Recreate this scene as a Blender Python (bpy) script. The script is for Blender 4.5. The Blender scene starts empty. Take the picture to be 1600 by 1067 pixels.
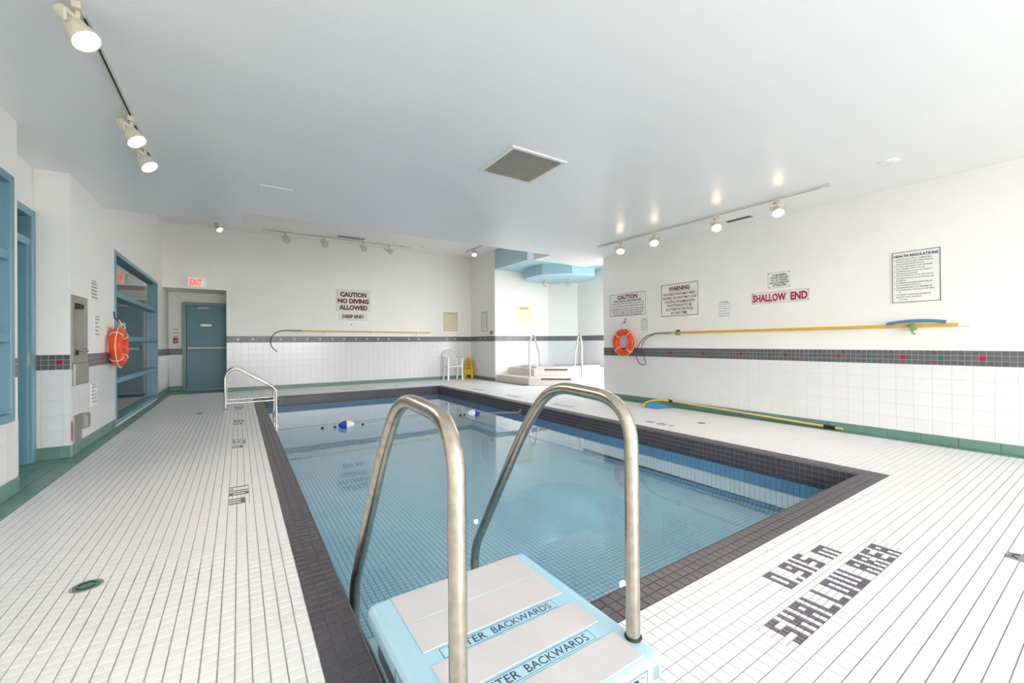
import bpy, math, random
import numpy as np
from mathutils import Vector, Matrix
random.seed(7)
S = bpy.context.scene
COL = S.collection

# ------------------------------------------------------------------ camera
CAM_H = 1.107
YAW, PITCH, ROLL, FPX = math.radians(33.361), math.radians(0.1587), math.radians(-0.3975), 648.43
fw = Vector((math.sin(YAW)*math.cos(PITCH), math.cos(YAW)*math.cos(PITCH), math.sin(PITCH)))
rt = Vector((math.cos(YAW), -math.sin(YAW), 0.0)); up = rt.cross(fw)
R_ = math.cos(ROLL)*rt + math.sin(ROLL)*up
U_ = -math.sin(ROLL)*rt + math.cos(ROLL)*up
cam_d = bpy.data.cameras.new('camera'); cam = bpy.data.objects.new('camera', cam_d); COL.objects.link(cam)
cam_d.sensor_width = 36.0; cam_d.lens = FPX/1600*36.0; cam_d.clip_start = 0.02; cam_d.clip_end = 200
cam.matrix_world = Matrix(((R_.x, U_.x, -fw.x, 0), (R_.y, U_.y, -fw.y, 0), (R_.z, U_.z, -fw.z, CAM_H), (0, 0, 0, 1)))
S.camera = cam
# ------------------------------------------------------------------ world (overcast sky) and exposure
S.view_settings.view_transform = 'Standard'; S.view_settings.look = 'None'
S.view_settings.gamma = 1.0; S.view_settings.use_curve_mapping = False
S.view_settings.exposure = 0.52
S.cycles.caustics_reflective = False; S.cycles.caustics_refractive = False
S.cycles.max_bounces = 10; S.cycles.diffuse_bounces = 6; S.cycles.glossy_bounces = 4; S.cycles.transparent_max_bounces = 12
W = bpy.data.worlds.new('overcast_sky'); S.world = W; W.use_nodes = True
bg = W.node_tree.nodes['Background']; bg.inputs[0].default_value = (1.0, 0.962, 0.985, 1); bg.inputs[1].default_value = 13.0
LAMP_W = 28.0          # power of one lit spot head
def portal(loc, sx, sz, rot):     # guides sky sampling through a window opening
    l = bpy.data.lights.new('window_portal', 'AREA'); l.shape = 'RECTANGLE'; l.size = sx; l.size_y = sz
    l.cycles.is_portal = True
    o = bpy.data.objects.new('window_portal', l); COL.objects.link(o); o.location = loc; o.rotation_euler = rot
# windows: rear wall (behind the camera) and spa alcove
RW = dict(x0=-0.7, x1=4.4, z0=0.12, z1=2.62, y=-3.6)
AW = dict(x0=7.5, x1=8.6, z0=0.2, z1=2.6, y=6.02)
portal(((RW['x0']+RW['x1'])/2, RW['y']-0.14, (RW['z0']+RW['z1'])/2), RW['x1']-RW['x0'], RW['z1']-RW['z0'], (math.radians(90), 0, 0))
portal(((AW['x0']+AW['x1'])/2, AW['y']-0.14, (AW['z0']+AW['z1'])/2), AW['x1']-AW['x0'], AW['z1']-AW['z0'], (math.radians(90), 0, 0))

CW = dict(y0=6.2, y1=8.25, z0=0.1, z1=2.8, x=8.81)  # unseen alcove opening, added to send more light to the back of the hall
portal((CW['x']+.14, (CW['y0']+CW['y1'])/2, (CW['z0']+CW['z1'])/2), CW['y1']-CW['y0'], CW['z1']-CW['z0'], (math.radians(90), 0, math.radians(90)))
# ------------------------------------------------------------------ materials
def lin(c):
    return tuple(((v/255)/12.92 if v/255 <= 0.04045 else ((v/255+0.055)/1.055)**2.4) for v in c)
MATS = {}
def mat(name, rgb, rough=0.5, metal=0.0, var=0.05, scale=6.0, spec=0.5, bump=0.0, bscale=60.0, emit=None, estr=0.0, coat=0.0, rnd=0.0, var2=None):
    m = bpy.data.materials.new(name); m.use_nodes = True; nt = m.node_tree; b = nt.nodes['Principled BSDF']
    c = lin(rgb)
    tc = nt.nodes.new('ShaderNodeTexCoord')
    n = nt.nodes.new('ShaderNodeTexNoise'); n.inputs['Scale'].default_value = scale; n.inputs['Detail'].default_value = 4
    nt.links.new(tc.outputs['Object'], n.inputs['Vector'])
    r = nt.nodes.new('ShaderNodeMapRange'); r.inputs[1].default_value = 0.3; r.inputs[2].default_value = 0.7
    r.inputs[3].default_value = 1-var; r.inputs[4].default_value = 1+var
    nt.links.new(n.outputs['Fac'], r.inputs[0])
    val = r.outputs[0]
    if rnd:
        oi = nt.nodes.new('ShaderNodeObjectInfo'); rr = nt.nodes.new('ShaderNodeMapRange')
        rr.inputs[3].default_value = 1-rnd; rr.inputs[4].default_value = 1+rnd
        nt.links.new(oi.outputs['Random'], rr.inputs[0])
        mu = nt.nodes.new('ShaderNodeMath'); mu.operation = 'MULTIPLY'
        nt.links.new(val, mu.inputs[0]); nt.links.new(rr.outputs[0], mu.inputs[1]); val = mu.outputs[0]
    vm = nt.nodes.new('ShaderNodeVectorMath'); vm.operation = 'SCALE'; vm.inputs[0].default_value = c
    nt.links.new(val, vm.inputs['Scale']); nt.links.new(vm.outputs[0], b.inputs['Base Color'])
    b.inputs['Roughness'].default_value = rough; b.inputs['Metallic'].default_value = metal
    b.inputs['Specular IOR Level'].default_value = spec; b.inputs['Coat Weight'].default_value = coat
    b.inputs['Coat Roughness'].default_value = 0.08
    if bump:
        bn = nt.nodes.new('ShaderNodeTexNoise'); bn.inputs['Scale'].default_value = bscale
        bp = nt.nodes.new('ShaderNodeBump'); bp.inputs['Strength'].default_value = bump; bp.inputs['Distance'].default_value = 0.004
        nt.links.new(tc.outputs['Object'], bn.inputs['Vector']); nt.links.new(bn.outputs['Fac'], bp.inputs['Height'])
        nt.links.new(bp.outputs[0], b.inputs['Normal'])
    if emit:
        b.inputs['Emission Color'].default_value = (*lin(emit), 1); b.inputs['Emission Strength'].default_value = estr
    MATS[name] = m
    return m
def glassy(name, tint, ior, rough=0.0, wave=0.0, wscale=2.0):
    """thin clear sheet: transparent, mirror by Fresnel"""
    m = bpy.data.materials.new(name); m.use_nodes = True; nt = m.node_tree
    for x in list(nt.nodes):
        if x.type != 'OUTPUT_MATERIAL': nt.nodes.remove(x)
    out = [x for x in nt.nodes if x.type == 'OUTPUT_MATERIAL'][0]
    tr = nt.nodes.new('ShaderNodeBsdfTransparent'); tr.inputs[0].default_value = (*lin(tint), 1)
    gl = nt.nodes.new('ShaderNodeBsdfGlossy'); gl.inputs['Roughness'].default_value = rough; gl.inputs[0].default_value = (1, 1, 1, 1)
    fr = nt.nodes.new('ShaderNodeFresnel'); fr.inputs['IOR'].default_value = ior
    # the sheet does not bend rays, so both faces reflect as seen from air (no false total reflection from inside)
    ge = nt.nodes.new('ShaderNodeNewGeometry'); io = nt.nodes.new('ShaderNodeMapRange'); io.inputs[3].default_value = ior; io.inputs[4].default_value = 1/ior
    nt.links.new(ge.outputs['Backfacing'], io.inputs[0]); nt.links.new(io.outputs[0], fr.inputs['IOR'])
    mx = nt.nodes.new('ShaderNodeMixShader')
    nt.links.new(fr.outputs[0], mx.inputs[0]); nt.links.new(tr.outputs[0], mx.inputs[1]); nt.links.new(gl.outputs[0], mx.inputs[2])
    nt.links.new(mx.outputs[0], out.inputs[0])
    if wave:
        tc = nt.nodes.new('ShaderNodeTexCoord'); n = nt.nodes.new('ShaderNodeTexNoise'); n.inputs['Scale'].default_value = wscale; n.inputs['Detail'].default_value = 3
        bp = nt.nodes.new('ShaderNodeBump'); bp.inputs['Strength'].default_value = wave; bp.inputs['Distance'].default_value = 0.01
        nt.links.new(tc.outputs['Object'], n.inputs['Vector']); nt.links.new(n.outputs['Fac'], bp.inputs['Height'])
        nt.links.new(bp.outputs[0], gl.inputs['Normal']); nt.links.new(bp.outputs[0], fr.inputs['Normal'])
    MATS[name] = m
    return m
mat('wall_paint', (245, 242, 235), 0.55, var=0.012, scale=1.5, bump=0.05, bscale=200)
mat('ceiling_paint', (246, 247, 247), 0.32, var=0.012, scale=1.2)
mat('blue_paint', (174, 208, 218), 0.5, var=0.02)
mat('deck_tile', (221, 221, 222), 0.35, var=0.02, scale=9, rnd=0.02)
mat('deck_grout', (150, 148, 144), 0.85, var=0.22, scale=5)
mat('dark_tile', (72, 69, 77), 0.4, var=0.10, scale=7, rnd=0.09)
mat('letter_tile', (88, 84, 100), 0.4, var=0.08, rnd=0.08)
mat('dark_grout', (100, 96, 97), 0.85, var=0.15)
mat('wall_tile', (226, 226, 226), 0.18, var=0.01, rnd=0.008)
mat('wall_grout', (205, 203, 198), 0.8, var=0.05)
mat('band_tile', (98, 96, 100), 0.3, var=0.05, rnd=0.10)
mat('band_grout', (185, 182, 178), 0.8)
mat('accent_red', (150, 30, 58), 0.3)
mat('accent_green', (30, 112, 106), 0.3)
mat('accent_glint', (190, 188, 186), 0.25)  # pale colour stands in for white glints on the back band's accent tiles
mat('green_tile', (106, 142, 132), 0.35, var=0.07, rnd=0.05)
mat('green_grout', (150, 160, 152), 0.8)
mat('pool_white', (208, 224, 230), 0.3, var=0.02, rnd=0.02)
mat('pool_blue', (116, 168, 206), 0.3, var=0.04, rnd=0.03)
mat('pool_floor', (152, 192, 208), 0.3, var=0.04, scale=3, rnd=0.03)
mat('pool_grout', (74, 116, 136), 0.9)
mat('teal_paint', (112, 156, 171), 0.35, var=0.03)
mat('teal_door', (90, 136, 150), 0.4, var=0.05, scale=2)
mat('steel', (205, 200, 192), 0.22, 1.0, var=0.08, scale=25)
mat('worn_steel', (196, 186, 172), 0.26, 1.0, var=0.16, scale=30, bump=0.05, bscale=120)
mat('brushed', (178, 176, 166), 0.4, 1.0, var=0.05)
mat('grey_metal', (150, 150, 146), 0.45, 0.6)
mat('hollow_steel', (150, 147, 136), 0.55, 0.35)
mat('pool_band_grout', (150, 146, 148), 0.8)
mat('dark', (26, 26, 28), 0.6)
mat('white_plastic', (240, 240, 238), 0.4)
mat('cream_metal', (222, 214, 194), 0.4)
mat('track_white', (214, 212, 204), 0.45)
mat('lens', (255, 246, 226), 0.3, emit=(255, 232, 196), estr=18.0)
mat('strip', (255, 255, 250), 0.3, emit=(245, 250, 255), estr=10.0)  # glow of the fill panel added in the gym
mat('unlit_lens', (205, 203, 196), 0.15)
mat('step_blue', (168, 207, 225), 0.35, var=0.02)
mat('pad', (200, 198, 200), 0.75, var=0.02, bump=0.2, bscale=400)
mat('navy', (30, 40, 64), 0.5)
mat('sign_white', (240, 238, 234), 0.3)
mat('sign_pink', (240, 222, 222), 0.3)
mat('sign_cream', (224, 214, 182), 0.35)
mat('sign_red', (160, 30, 46), 0.4)
mat('sign_maroon', (104, 34, 46), 0.4)
mat('sign_black', (36, 36, 40), 0.4)
mat('sign_tan', (233, 224, 216), 0.35)
mat('print_grey', (110, 110, 110), 0.5)
mat('print_brown', (150, 132, 96), 0.5)
mat('exit_face', (238, 226, 206), 0.4, emit=(240, 226, 200), estr=0.15)
mat('exit_red', (225, 50, 36), 0.4, emit=(240, 50, 30), estr=0.9)
mat('ring_orange', (234, 74, 30), 0.35)
mat('rope', (226, 224, 216), 0.7)
mat('pole_yellow', (222, 180, 66), 0.35, var=0.06)
mat('pole_pale', (214, 190, 122), 0.4, var=0.08)
mat('hook_steel', (92, 92, 92), 0.4, 0.7)
mat('brush_blue', (84, 130, 172), 0.6)
mat('net_blue', (64, 140, 196), 0.8, var=0.15, scale=40)
mat('clip_green', (120, 150, 96), 0.5)
mat('sign_yellow', (232, 178, 40), 0.45)
mat('bright_yellow', (238, 206, 38), 0.45)
mat('float_blue', (34, 72, 172), 0.3)
mat('drain_green', (70, 116, 106), 0.4)
mat('ground', (158, 158, 156), 0.9, var=0.1, scale=1)
mat('stone', (216, 206, 200), 0.6, var=0.04, scale=12)
mat('gym_wall', (120, 128, 126), 0.8)
mat('gym_floor', (70, 76, 74), 0.8)
mat('rust', (140, 62, 50), 0.8, var=0.3, scale=40)
mat('vent_grey', (176, 172, 158), 0.6)
mat('grille', (196, 190, 172), 0.6)
glassy('pane', (250, 252, 251), 1.52)
glassy('water', (240, 249, 255), 1.36, 0.0, 0.05, 3.0)

# ------------------------------------------------------------------ geometry helpers
OFF = {}
class G:
    def __init__(s): s.v = []; s.f = []
    def add(s, v, f):
        b = len(s.v); s.v += [tuple(p) for p in v]; s.f += [tuple(i+b for i in q) for q in f]; return s
    def box(s, x0, x1, y0, y1, z0, z1):
        return s.add([(x0,y0,z0),(x1,y0,z0),(x1,y1,z0),(x0,y1,z0),(x0,y0,z1),(x1,y0,z1),(x1,y1,z1),(x0,y1,z1)],
              [(0,3,2,1),(4,5,6,7),(0,1,5,4),(1,2,6,5),(2,3,7,6),(3,0,4,7)])
    def obox(s, c, u, v, n, a, b, d):     # centre, axes, half sizes
        c, u, v, n = Vector(c), Vector(u), Vector(v), Vector(n); P = []
        for k in (-1, 1):
            for (i, j) in ((-1,-1),(1,-1),(1,1),(-1,1)): P.append(c+u*a*i+v*b*j+n*d*k)
        return s.add(P, [(0,3,2,1),(4,5,6,7),(0,1,5,4),(1,2,6,5),(2,3,7,6),(3,0,4,7)])
    def bar(s, p, q, w, h, upv=(0,0,1)):  # rectangular bar from p to q
        p, q = Vector(p), Vector(q); d = (q-p); L = d.length; d.normalize(); upv = Vector(upv)
        if abs(d.dot(upv)) > .98: upv = Vector((0,1,0))
        a = d.cross(upv).normalized(); b = a.cross(d)
        return s.obox((p+q)/2, d, a, b, L/2, w/2, h/2)
    def prism(s, poly, z0, z1):
        n = len(poly); area = sum(poly[i][0]*poly[(i+1)%n][1]-poly[(i+1)%n][0]*poly[i][1] for i in range(n))
        if area < 0: poly = poly[::-1]
        v = [(x,y,z0) for x,y in poly]+[(x,y,z1) for x,y in poly]
        return s.add(v, [tuple(range(n-1,-1,-1)), tuple(range(n,2*n))]+[(i,(i+1)%n,(i+1)%n+n,i+n) for i in range(n)])
    def tube(s, pts, r, seg=12, closed=False):
        pts = [Vector(p) for p in pts]; n = len(pts); rs = r if isinstance(r, (list, tuple)) else [r]*n
        T = []
        for i in range(n):
            a = pts[(i-1) % n] if (closed or i > 0) else pts[i]; b = pts[(i+1) % n] if (closed or i < n-1) else pts[i]
            T.append((b-a).normalized())
        ref = Vector((0,0,1)) if abs(T[0].z) < .9 else Vector((1,0,0))
        N = (ref-T[0]*ref.dot(T[0])).normalized(); V = []; F = []
        for i in range(n):
            N = (N-T[i]*N.dot(T[i])).normalized(); B = T[i].cross(N)
            V += [pts[i]+(N*math.cos(2*math.pi*k/seg)+B*math.sin(2*math.pi*k/seg))*rs[i] for k in range(seg)]
        m = n if closed else n-1
        for i in range(m):
            j = (i+1) % n
            F += [(i*seg+k, i*seg+(k+1)%seg, j*seg+(k+1)%seg, j*seg+k) for k in range(seg)]
        if not closed: F += [tuple(range(seg-1,-1,-1)), tuple(range((n-1)*seg, n*seg))]
        return s.add(V, F)
    def lathe(s, prof, o, d, seg=20):     # profile [(radius, distance along d)]
        o, d = Vector(o), Vector(d).normalized(); ref = Vector((0,0,1)) if abs(d.z) < .9 else Vector((1,0,0))
        a = d.cross(ref).normalized(); b = d.cross(a); V = []; F = []
        for r, h in prof: V += [o+d*h+(a*math.cos(2*math.pi*k/seg)+b*math.sin(2*math.pi*k/seg))*r for k in range(seg)]
        for i in range(len(prof)-1):
            F += [(i*seg+k, i*seg+(k+1)%seg, (i+1)*seg+(k+1)%seg, (i+1)*seg+k) for k in range(seg)]
        F += [tuple(range(seg-1,-1,-1)), tuple(range((len(prof)-1)*seg, len(prof)*seg))]
        return s.add(V, F)
def fillet(pts, r, n=6):
    pts = [Vector(p) for p in pts]; out = [pts[0]]
    for i in range(1, len(pts)-1):
        rr = r[i-1] if isinstance(r, (list, tuple)) else r
        a, b, c = pts[i-1], pts[i], pts[i+1]
        p = b+(a-b).normalized()*min(rr, (a-b).length*.49); q = b+(c-b).normalized()*min(rr, (c-b).length*.49)
        for k in range(n+1):
            t = k/n; out.append(p*(1-t)**2+b*2*t*(1-t)+q*t*t)
    out.append(pts[-1]); return out
def spline(pts, n=8):
    P = [Vector(p) for p in pts]; P = [P[0]*2-P[1]]+P+[P[-1]*2-P[-2]]; out = []
    for i in range(1, len(P)-2):
        for k in range(n):
            t = k/n; a, b, c, d = P[i-1:i+3]
            out.append(.5*((2*b)+(c-a)*t+(2*a-5*b+4*c-d)*t*t+(3*b-a-3*c+d)*t**3))
    out.append(P[-2]); return out
def build(g, name, m, parent=None, smooth=False, bevel=0.0, seg=2, local=False):
    me = bpy.data.meshes.new(name)
    if parent is None:
        A = np.array(g.v); o3 = Vector(((A[:,0].min()+A[:,0].max())/2, (A[:,1].min()+A[:,1].max())/2, A[:,2].min()))
    else: o3 = Vector((0,0,0)) if local else OFF[parent]
    me.from_pydata([(x-o3.x, y-o3.y, z-o3.z) for x, y, z in g.v], [], g.f); me.update()
    me.materials.append(MATS[m])
    if smooth:
        for p in me.polygons: p.use_smooth = True
    o = bpy.data.objects.new(name, me); COL.objects.link(o)
    if parent is None: o.location = o3
    else: o.parent = parent
    OFF[o] = o3
    if smooth:
        me.set_sharp_from_angle(angle=math.radians(40))
    if bevel:
        b = o.modifiers.new('bevel', 'BEVEL'); b.width = bevel; b.segments = seg; b.limit_method = 'ANGLE'
    return o
def tag(o, label=None, cat=None, group=None, kind=None):
    if label: o['label'] = label
    if cat: o['category'] = cat
    if group: o['group'] = group
    if kind: o['kind'] = kind
    return o
def thing(name, loc, label=None, cat=None, group=None, kind=None, rz=0.0):
    o = bpy.data.objects.new(name, None); COL.objects.link(o); o.location = loc; o.rotation_euler = (0, 0, rz); o.empty_display_size = .1
    OFF[o] = Vector(loc); return tag(o, label, cat, group, kind)
def px(P):
    d = Vector(P)-Vector((0, 0, CAM_H)); z = d.dot(fw)
    if z < .05: return None
    return (800+FPX*d.dot(R_)/z, 533.5-FPX*d.dot(U_)/z, z)

# tiles -------------------------------------------------------------------------------------------------
TILE_MESH = {}
def tile_geo(w, h, t):
    i = min(.0012, w*.08); a, b = w/2, h/2
    return ([(-a,-b,0),(a,-b,0),(a,b,0),(-a,b,0),(-a+i,-b+i,t),(a-i,-b+i,t),(a-i,b-i,t),(-a+i,b-i,t)],
            [(4,5,6,7),(0,1,5,4),(1,2,6,5),(2,3,7,6),(3,0,4,7)])
def tile_obj(name, w, h, t, m, M4, parent):
    key = (round(w,4), round(h,4), round(t,4), m)
    if key not in TILE_MESH:
        me = bpy.data.meshes.new(name); me.from_pydata(*[x if i != 1 else x for i, x in enumerate((tile_geo(w,h,t)[0], [], tile_geo(w,h,t)[1]))])
        me.materials.append(MATS[m]); TILE_MESH[key] = me
    o = bpy.data.objects.new(name, TILE_MESH[key]); COL.objects.link(o)
    o.parent = parent; o.matrix_local = Matrix.Translation(-OFF[parent]) @ M4; OFF[o] = OFF[parent]
    return o
def frame(c, u, v):
    u, v = Vector(u), Vector(v); n = u.cross(v)
    return Matrix(((u.x,v.x,n.x,c[0]),(u.y,v.y,n.y,c[1]),(u.z,v.z,n.z,c[2]),(0,0,0,1)))
def lay_tiles(cells, parent, name, t, gap, n_parts, min_px=0, stuff_name=None):
    """cells: (centre, u, v, w, h, material). The n_parts that show largest become objects, the rest one mesh per material."""
    score = []
    for k, (c, u, v, w, h, m) in enumerate(cells):
        s = 0
        if n_parts:
            p = px(c)
            if p and -10 < p[0] < 1610 and -10 < p[1] < 1077:
                nn = Vector(u).cross(Vector(v)); view = (Vector((0,0,CAM_H))-Vector(c))
                cs = nn.dot(view)/view.length
                if cs > 0: s = w*h*cs/(p[2]**2)
        score.append(s)
    order = sorted(range(len(cells)), key=lambda k: -score[k])
    pick = set(k for k in order[:n_parts] if score[k] > 0 and math.sqrt(score[k])*FPX >= min_px)
    rest = {}
    for k, (c, u, v, w, h, m) in enumerate(cells):
        if k in pick: tile_obj(name, w-gap, h-gap, t, m, frame(c, u, v), parent)
        else: rest.setdefault(m, []).append((c, u, v, w, h))
    for m, L in rest.items():
        V = []; F = []; o3 = OFF[parent]
        for c, u, v, w, h in L:
            gv, gf = tile_geo(w-gap, h-gap, t); b = len(V)
            ux, uy, uz = u; vx, vy, vz = v; nx, ny, nz = uy*vz-uz*vy, uz*vx-ux*vz, ux*vy-uy*vx
            cx, cy, cz = c[0]-o3.x, c[1]-o3.y, c[2]-o3.z
            V += [(cx+ux*a+vx*d+nx*e, cy+uy*a+vy*d+ny*e, cz+uz*a+vz*d+nz*e) for a, d, e in gv]
            F += [tuple(q+b for q in f) for f in gf]
        me = bpy.data.meshes.new(stuff_name or name+'s'); me.from_pydata(V, [], F); me.materials.append(MATS[m])
        o = bpy.data.objects.new(stuff_name or name+'s', me); COL.objects.link(o); o.parent = parent; OFF[o] = o3; o['kind'] = 'stuff'
def wall_cells(o, u, L, z0, z1, w, rows, m, off=0.0):
    """cells on an upright face; o = (x, y) of its left end seen from the room, u = direction to the right"""
    out = []; h = (z1-z0)/rows; x = -off if off else 0.0
    while x < L-1e-4:
        a, b = max(x, 0), min(x+w, L)
        if b-a > .012:
            for r in range(rows):
                mm = m(int(round(x/w)), r) if callable(m) else m
                out.append(((o[0]+u[0]*(a+b)/2, o[1]+u[1]*(a+b)/2, z0+h*(r+.5)), u, (0,0,1), b-a, h, mm))
        x += w
    return out
def off_wall(cells, d):
    r = []
    for c, u, v, w, h, m in cells:
        n = Vector(u).cross(Vector(v)); r.append(((c[0]+n.x*d, c[1]+n.y*d, c[2]+n.z*d), u, v, w, h, m))
    return r

# ------------------------------------------------------------------ room shell
ZC, ZR, ZA = 2.82, 3.80, 3.23
XR, XL, YB, YD = 6.2, -1.4, 11.8, 12.8
def struct(g, name, m, **k):
    o = build(g, name, m, **k); o['kind'] = 'structure'; return o
# pool rectangle
PX0, PX1, PY0, PY1 = 0.392, 4.292, 1.3022, 9.986      # inner edge
CX0, CX1, CY0, CY1 = 0.234, 4.4538, 1.1437, 10.1437   # outer edge of coping
TP = 0.05
g = G()
zf0, zf1 = -0.25, -0.0035
g.box(-1.9, CX0, -3.6, 13.0, zf0, zf1); g.box(CX1, 6.45, -3.6, 13.0, zf0, zf1)
g.box(CX0, CX1, -3.6, CY0, zf0, zf1); g.box(CX0, CX1, CY1, 13.0, zf0, zf1); g.box(6.45, 9.1, 5.8, 10.6, zf0, zf1)
floor = struct(g, 'floor', 'deck_grout')
# dirt in the grout around the near floor drain
nt = MATS['deck_grout'].node_tree; b = nt.nodes['Principled BSDF']; src = b.inputs['Base Color'].links[0].from_socket
ge = nt.nodes.new('ShaderNodeNewGeometry'); dn = nt.nodes.new('ShaderNodeVectorMath'); dn.operation = 'DISTANCE'; dn.inputs[1].default_value = (-.62, 2.52, 0)
sc_ = nt.nodes.new('ShaderNodeVectorMath'); sc_.operation = 'MULTIPLY'; sc_.inputs[1].default_value = (.75, 1.25, 0)
dn.inputs[1].default_value = (-.62*.75, 2.52*1.25, 0)
nt.links.new(ge.outputs['Position'], sc_.inputs[0]); nt.links.new(sc_.outputs[0], dn.inputs[0])
nz = nt.nodes.new('ShaderNodeTexNoise'); nz.inputs['Scale'].default_value = 7; nt.links.new(ge.outputs['Position'], nz.inputs['Vector'])
ad = nt.nodes.new('ShaderNodeMath'); ad.operation = 'ADD'; nt.links.new(dn.outputs['Value'], ad.inputs[0]); nt.links.new(nz.outputs['Fac'], ad.inputs[1])
mr = nt.nodes.new('ShaderNodeMapRange'); mr.inputs[1].default_value = .5; mr.inputs[2].default_value = .95; mr.inputs[3].default_value = .25; mr.inputs[4].default_value = 1.0
nt.links.new(ad.outputs[0], mr.inputs[0])
vs_ = nt.nodes.new('ShaderNodeVectorMath'); vs_.operation = 'SCALE'; nt.links.new(src, vs_.inputs[0]); nt.links.new(mr.outputs[0], vs_.inputs['Scale'])
nt.links.new(vs_.outputs[0], b.inputs['Base Color'])
ceil_poly = [(-2.0,-3.8),(-2.0,7.1),(.043,7.1),(.043,6.4),(5.13,6.38),(5.13,6.95),(6.58,6.97),(6.73,6.53),(6.73,6.02),(6.6,6.02),(6.6,-3.8)]
ceiling = struct(G().prism(ceil_poly, ZC, 3.9), 'ceiling', 'ceiling_paint')
struct(G().box(-1.7, 6.45, 6.0, 13.0, ZR, 3.95), 'ceiling_raised', 'wall_paint')
alc_ceil = struct(G().prism([(XR,10.3),(XR,8.69),(6.45,8.44),(6.75,8.14),(6.75,5.9),(9.0,5.9),(9.0,10.5),(6.4,10.5),(6.4,10.3)], ZA, 3.79), 'ceiling_alcove', 'blue_paint')
wall_right = struct(G().box(XR, XR+.2, -3.8, 6.02, -.2, ZC), 'wall_right', 'wall_paint')
wall_pier = struct(G().box(XR, XR+.2, 10.3, 12.0, -.2, ZR), 'wall_pier', 'wall_paint')
wall_back = struct(G().box(-.24, XR, YB, YB+.16, -.2, ZR).box(XL, -.24, YB, YB+.16, 2.378, ZR), 'wall_back', 'wall_paint')
wall_recess = struct(G().box(-1.6, .2, YD, YD+.2, -.2, 2.6).box(-.06, .1, YB+.16, YD, -.2, 2.378).box(-1.4, -.06, YB+.16, YD, 2.378, 2.5), 'wall_recess', 'wall_paint')
# left wall with window opening
WY0, WY1, WZ0, WZ1 = 7.62, 11.13, 0.03, 2.40
FY0, FY1, FZ0, FZ1 = 5.925, 6.325, 1.04, 1.55
wall_left = struct(G().box(XL-.2, XL, 5.87, FY0, -.2, ZR).box(XL-.2, XL, FY1, WY0, -.2, ZR).box(XL-.2, XL, FY0, FY1, -.2, FZ0).box(XL-.2, XL, FY0, FY1, FZ1, ZR).box(XL-.2, XL, WY1, YD, -.2, ZR).box(XL-.2, XL, WY0, WY1, WZ1, ZR).box(XL-.2, XL, WY0, WY1, -.2, WZ0), 'wall_left', 'wall_paint')
XD = -1.65; DY0, DY1, DZ1 = 4.86, 5.86, 2.40
wall_return = struct(G().box(XD-.2, XL-.2, 5.87, 6.02, -.2, ZC), 'wall_return', 'wall_paint')
wall_doorside = struct(G().box(XD-.2, XD, 4.72, 5.87, DZ1, ZC).box(XD-.2, XD, 4.72, DY0, -.2, DZ1).box(XD-.2, XD, DY1, 5.87, -.2, DZ1), 'wall_doorside', 'wall_paint')
XN = -1.41; NY0, NY1, NZ0, NZ1 = 2.2, 4.63, 0.55, 2.37
wall_near = struct(G().box(XN-.24, XN, -3.8, NY0, -.2, ZC).box(XN-.24, XN, NY1, 4.72, -.2, ZC).box(XN-.24, XN, NY0, NY1, NZ1, ZC).box(XN-.24, XN, NY0, NY1, -.2, NZ0), 'wall_near', 'wall_paint')
g = G(); y0, y1 = RW['y']-.2, RW['y']
g.box(-1.9, RW['x0'], y0, y1, -.2, ZC); g.box(RW['x1'], 6.4, y0, y1, -.2, ZC); g.box(RW['x0'], RW['x1'], y0, y1, -.2, RW['z0']); g.box(RW['x0'], RW['x1'], y0, y1, RW['z1'], ZC)
struct(g, 'wall_rear', 'wall_paint')
struct(G().box(-30, 36, -40, -3.82, -.4, -.25).box(6.42, 36, -3.82, 5.8, -.4, -.25).box(9.12, 36, 5.8, 30, -.4, -.25), 'ground_outside', 'ground')
# alcove walls
AX = 8.16; BX, BY = 8.81, 9.65
wall_alc_a = struct(G().box(XR+.2, AX+.05, 10.3, 10.5, -.2, ZA), 'wall_alcove_back', 'wall_paint')
q = .14
wall_alc_b = struct(G().prism([(AX,10.3),(BX,BY),(BX+q,BY+q),(AX+q,10.3+q)], -.2, ZA), 'wall_alcove_corner', 'wall_paint')
wall_alc_c = struct(G().box(BX, BX+.2, 5.82, CW['y0'], -.2, ZA).box(BX, BX+.2, CW['y1'], BY+.05, -.2, ZA).box(BX, BX+.2, CW['y0'], CW['y1'], -.2, CW['z0']).box(BX, BX+.2, CW['y0'], CW['y1'], CW['z1'], ZA), 'wall_alcove_side', 'wall_paint')
g = G(); y0, y1 = 5.82, 6.02
g.box(XR+.2, AW['x0'], y0, y1, -.2, ZA); g.box(AW['x1'], BX, y0, y1, -.2, ZA); g.box(AW['x0'], AW['x1'], y0, y1, -.2, AW['z0']); g.box(AW['x0'], AW['x1'], y0, y1, AW['z1'], ZA)
struct(g, 'wall_alcove_window_side', 'wall_paint')
# octagonal soffit over the spa
drum = struct(G().prism([(6.87,9.76),(6.87,8.94),(7.45,8.36),(8.27,8.36),(8.81,8.9),(8.81,9.65),(8.16,10.3),(7.41,10.3)], 2.95, ZA), 'trim_1', 'blue_paint')

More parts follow.
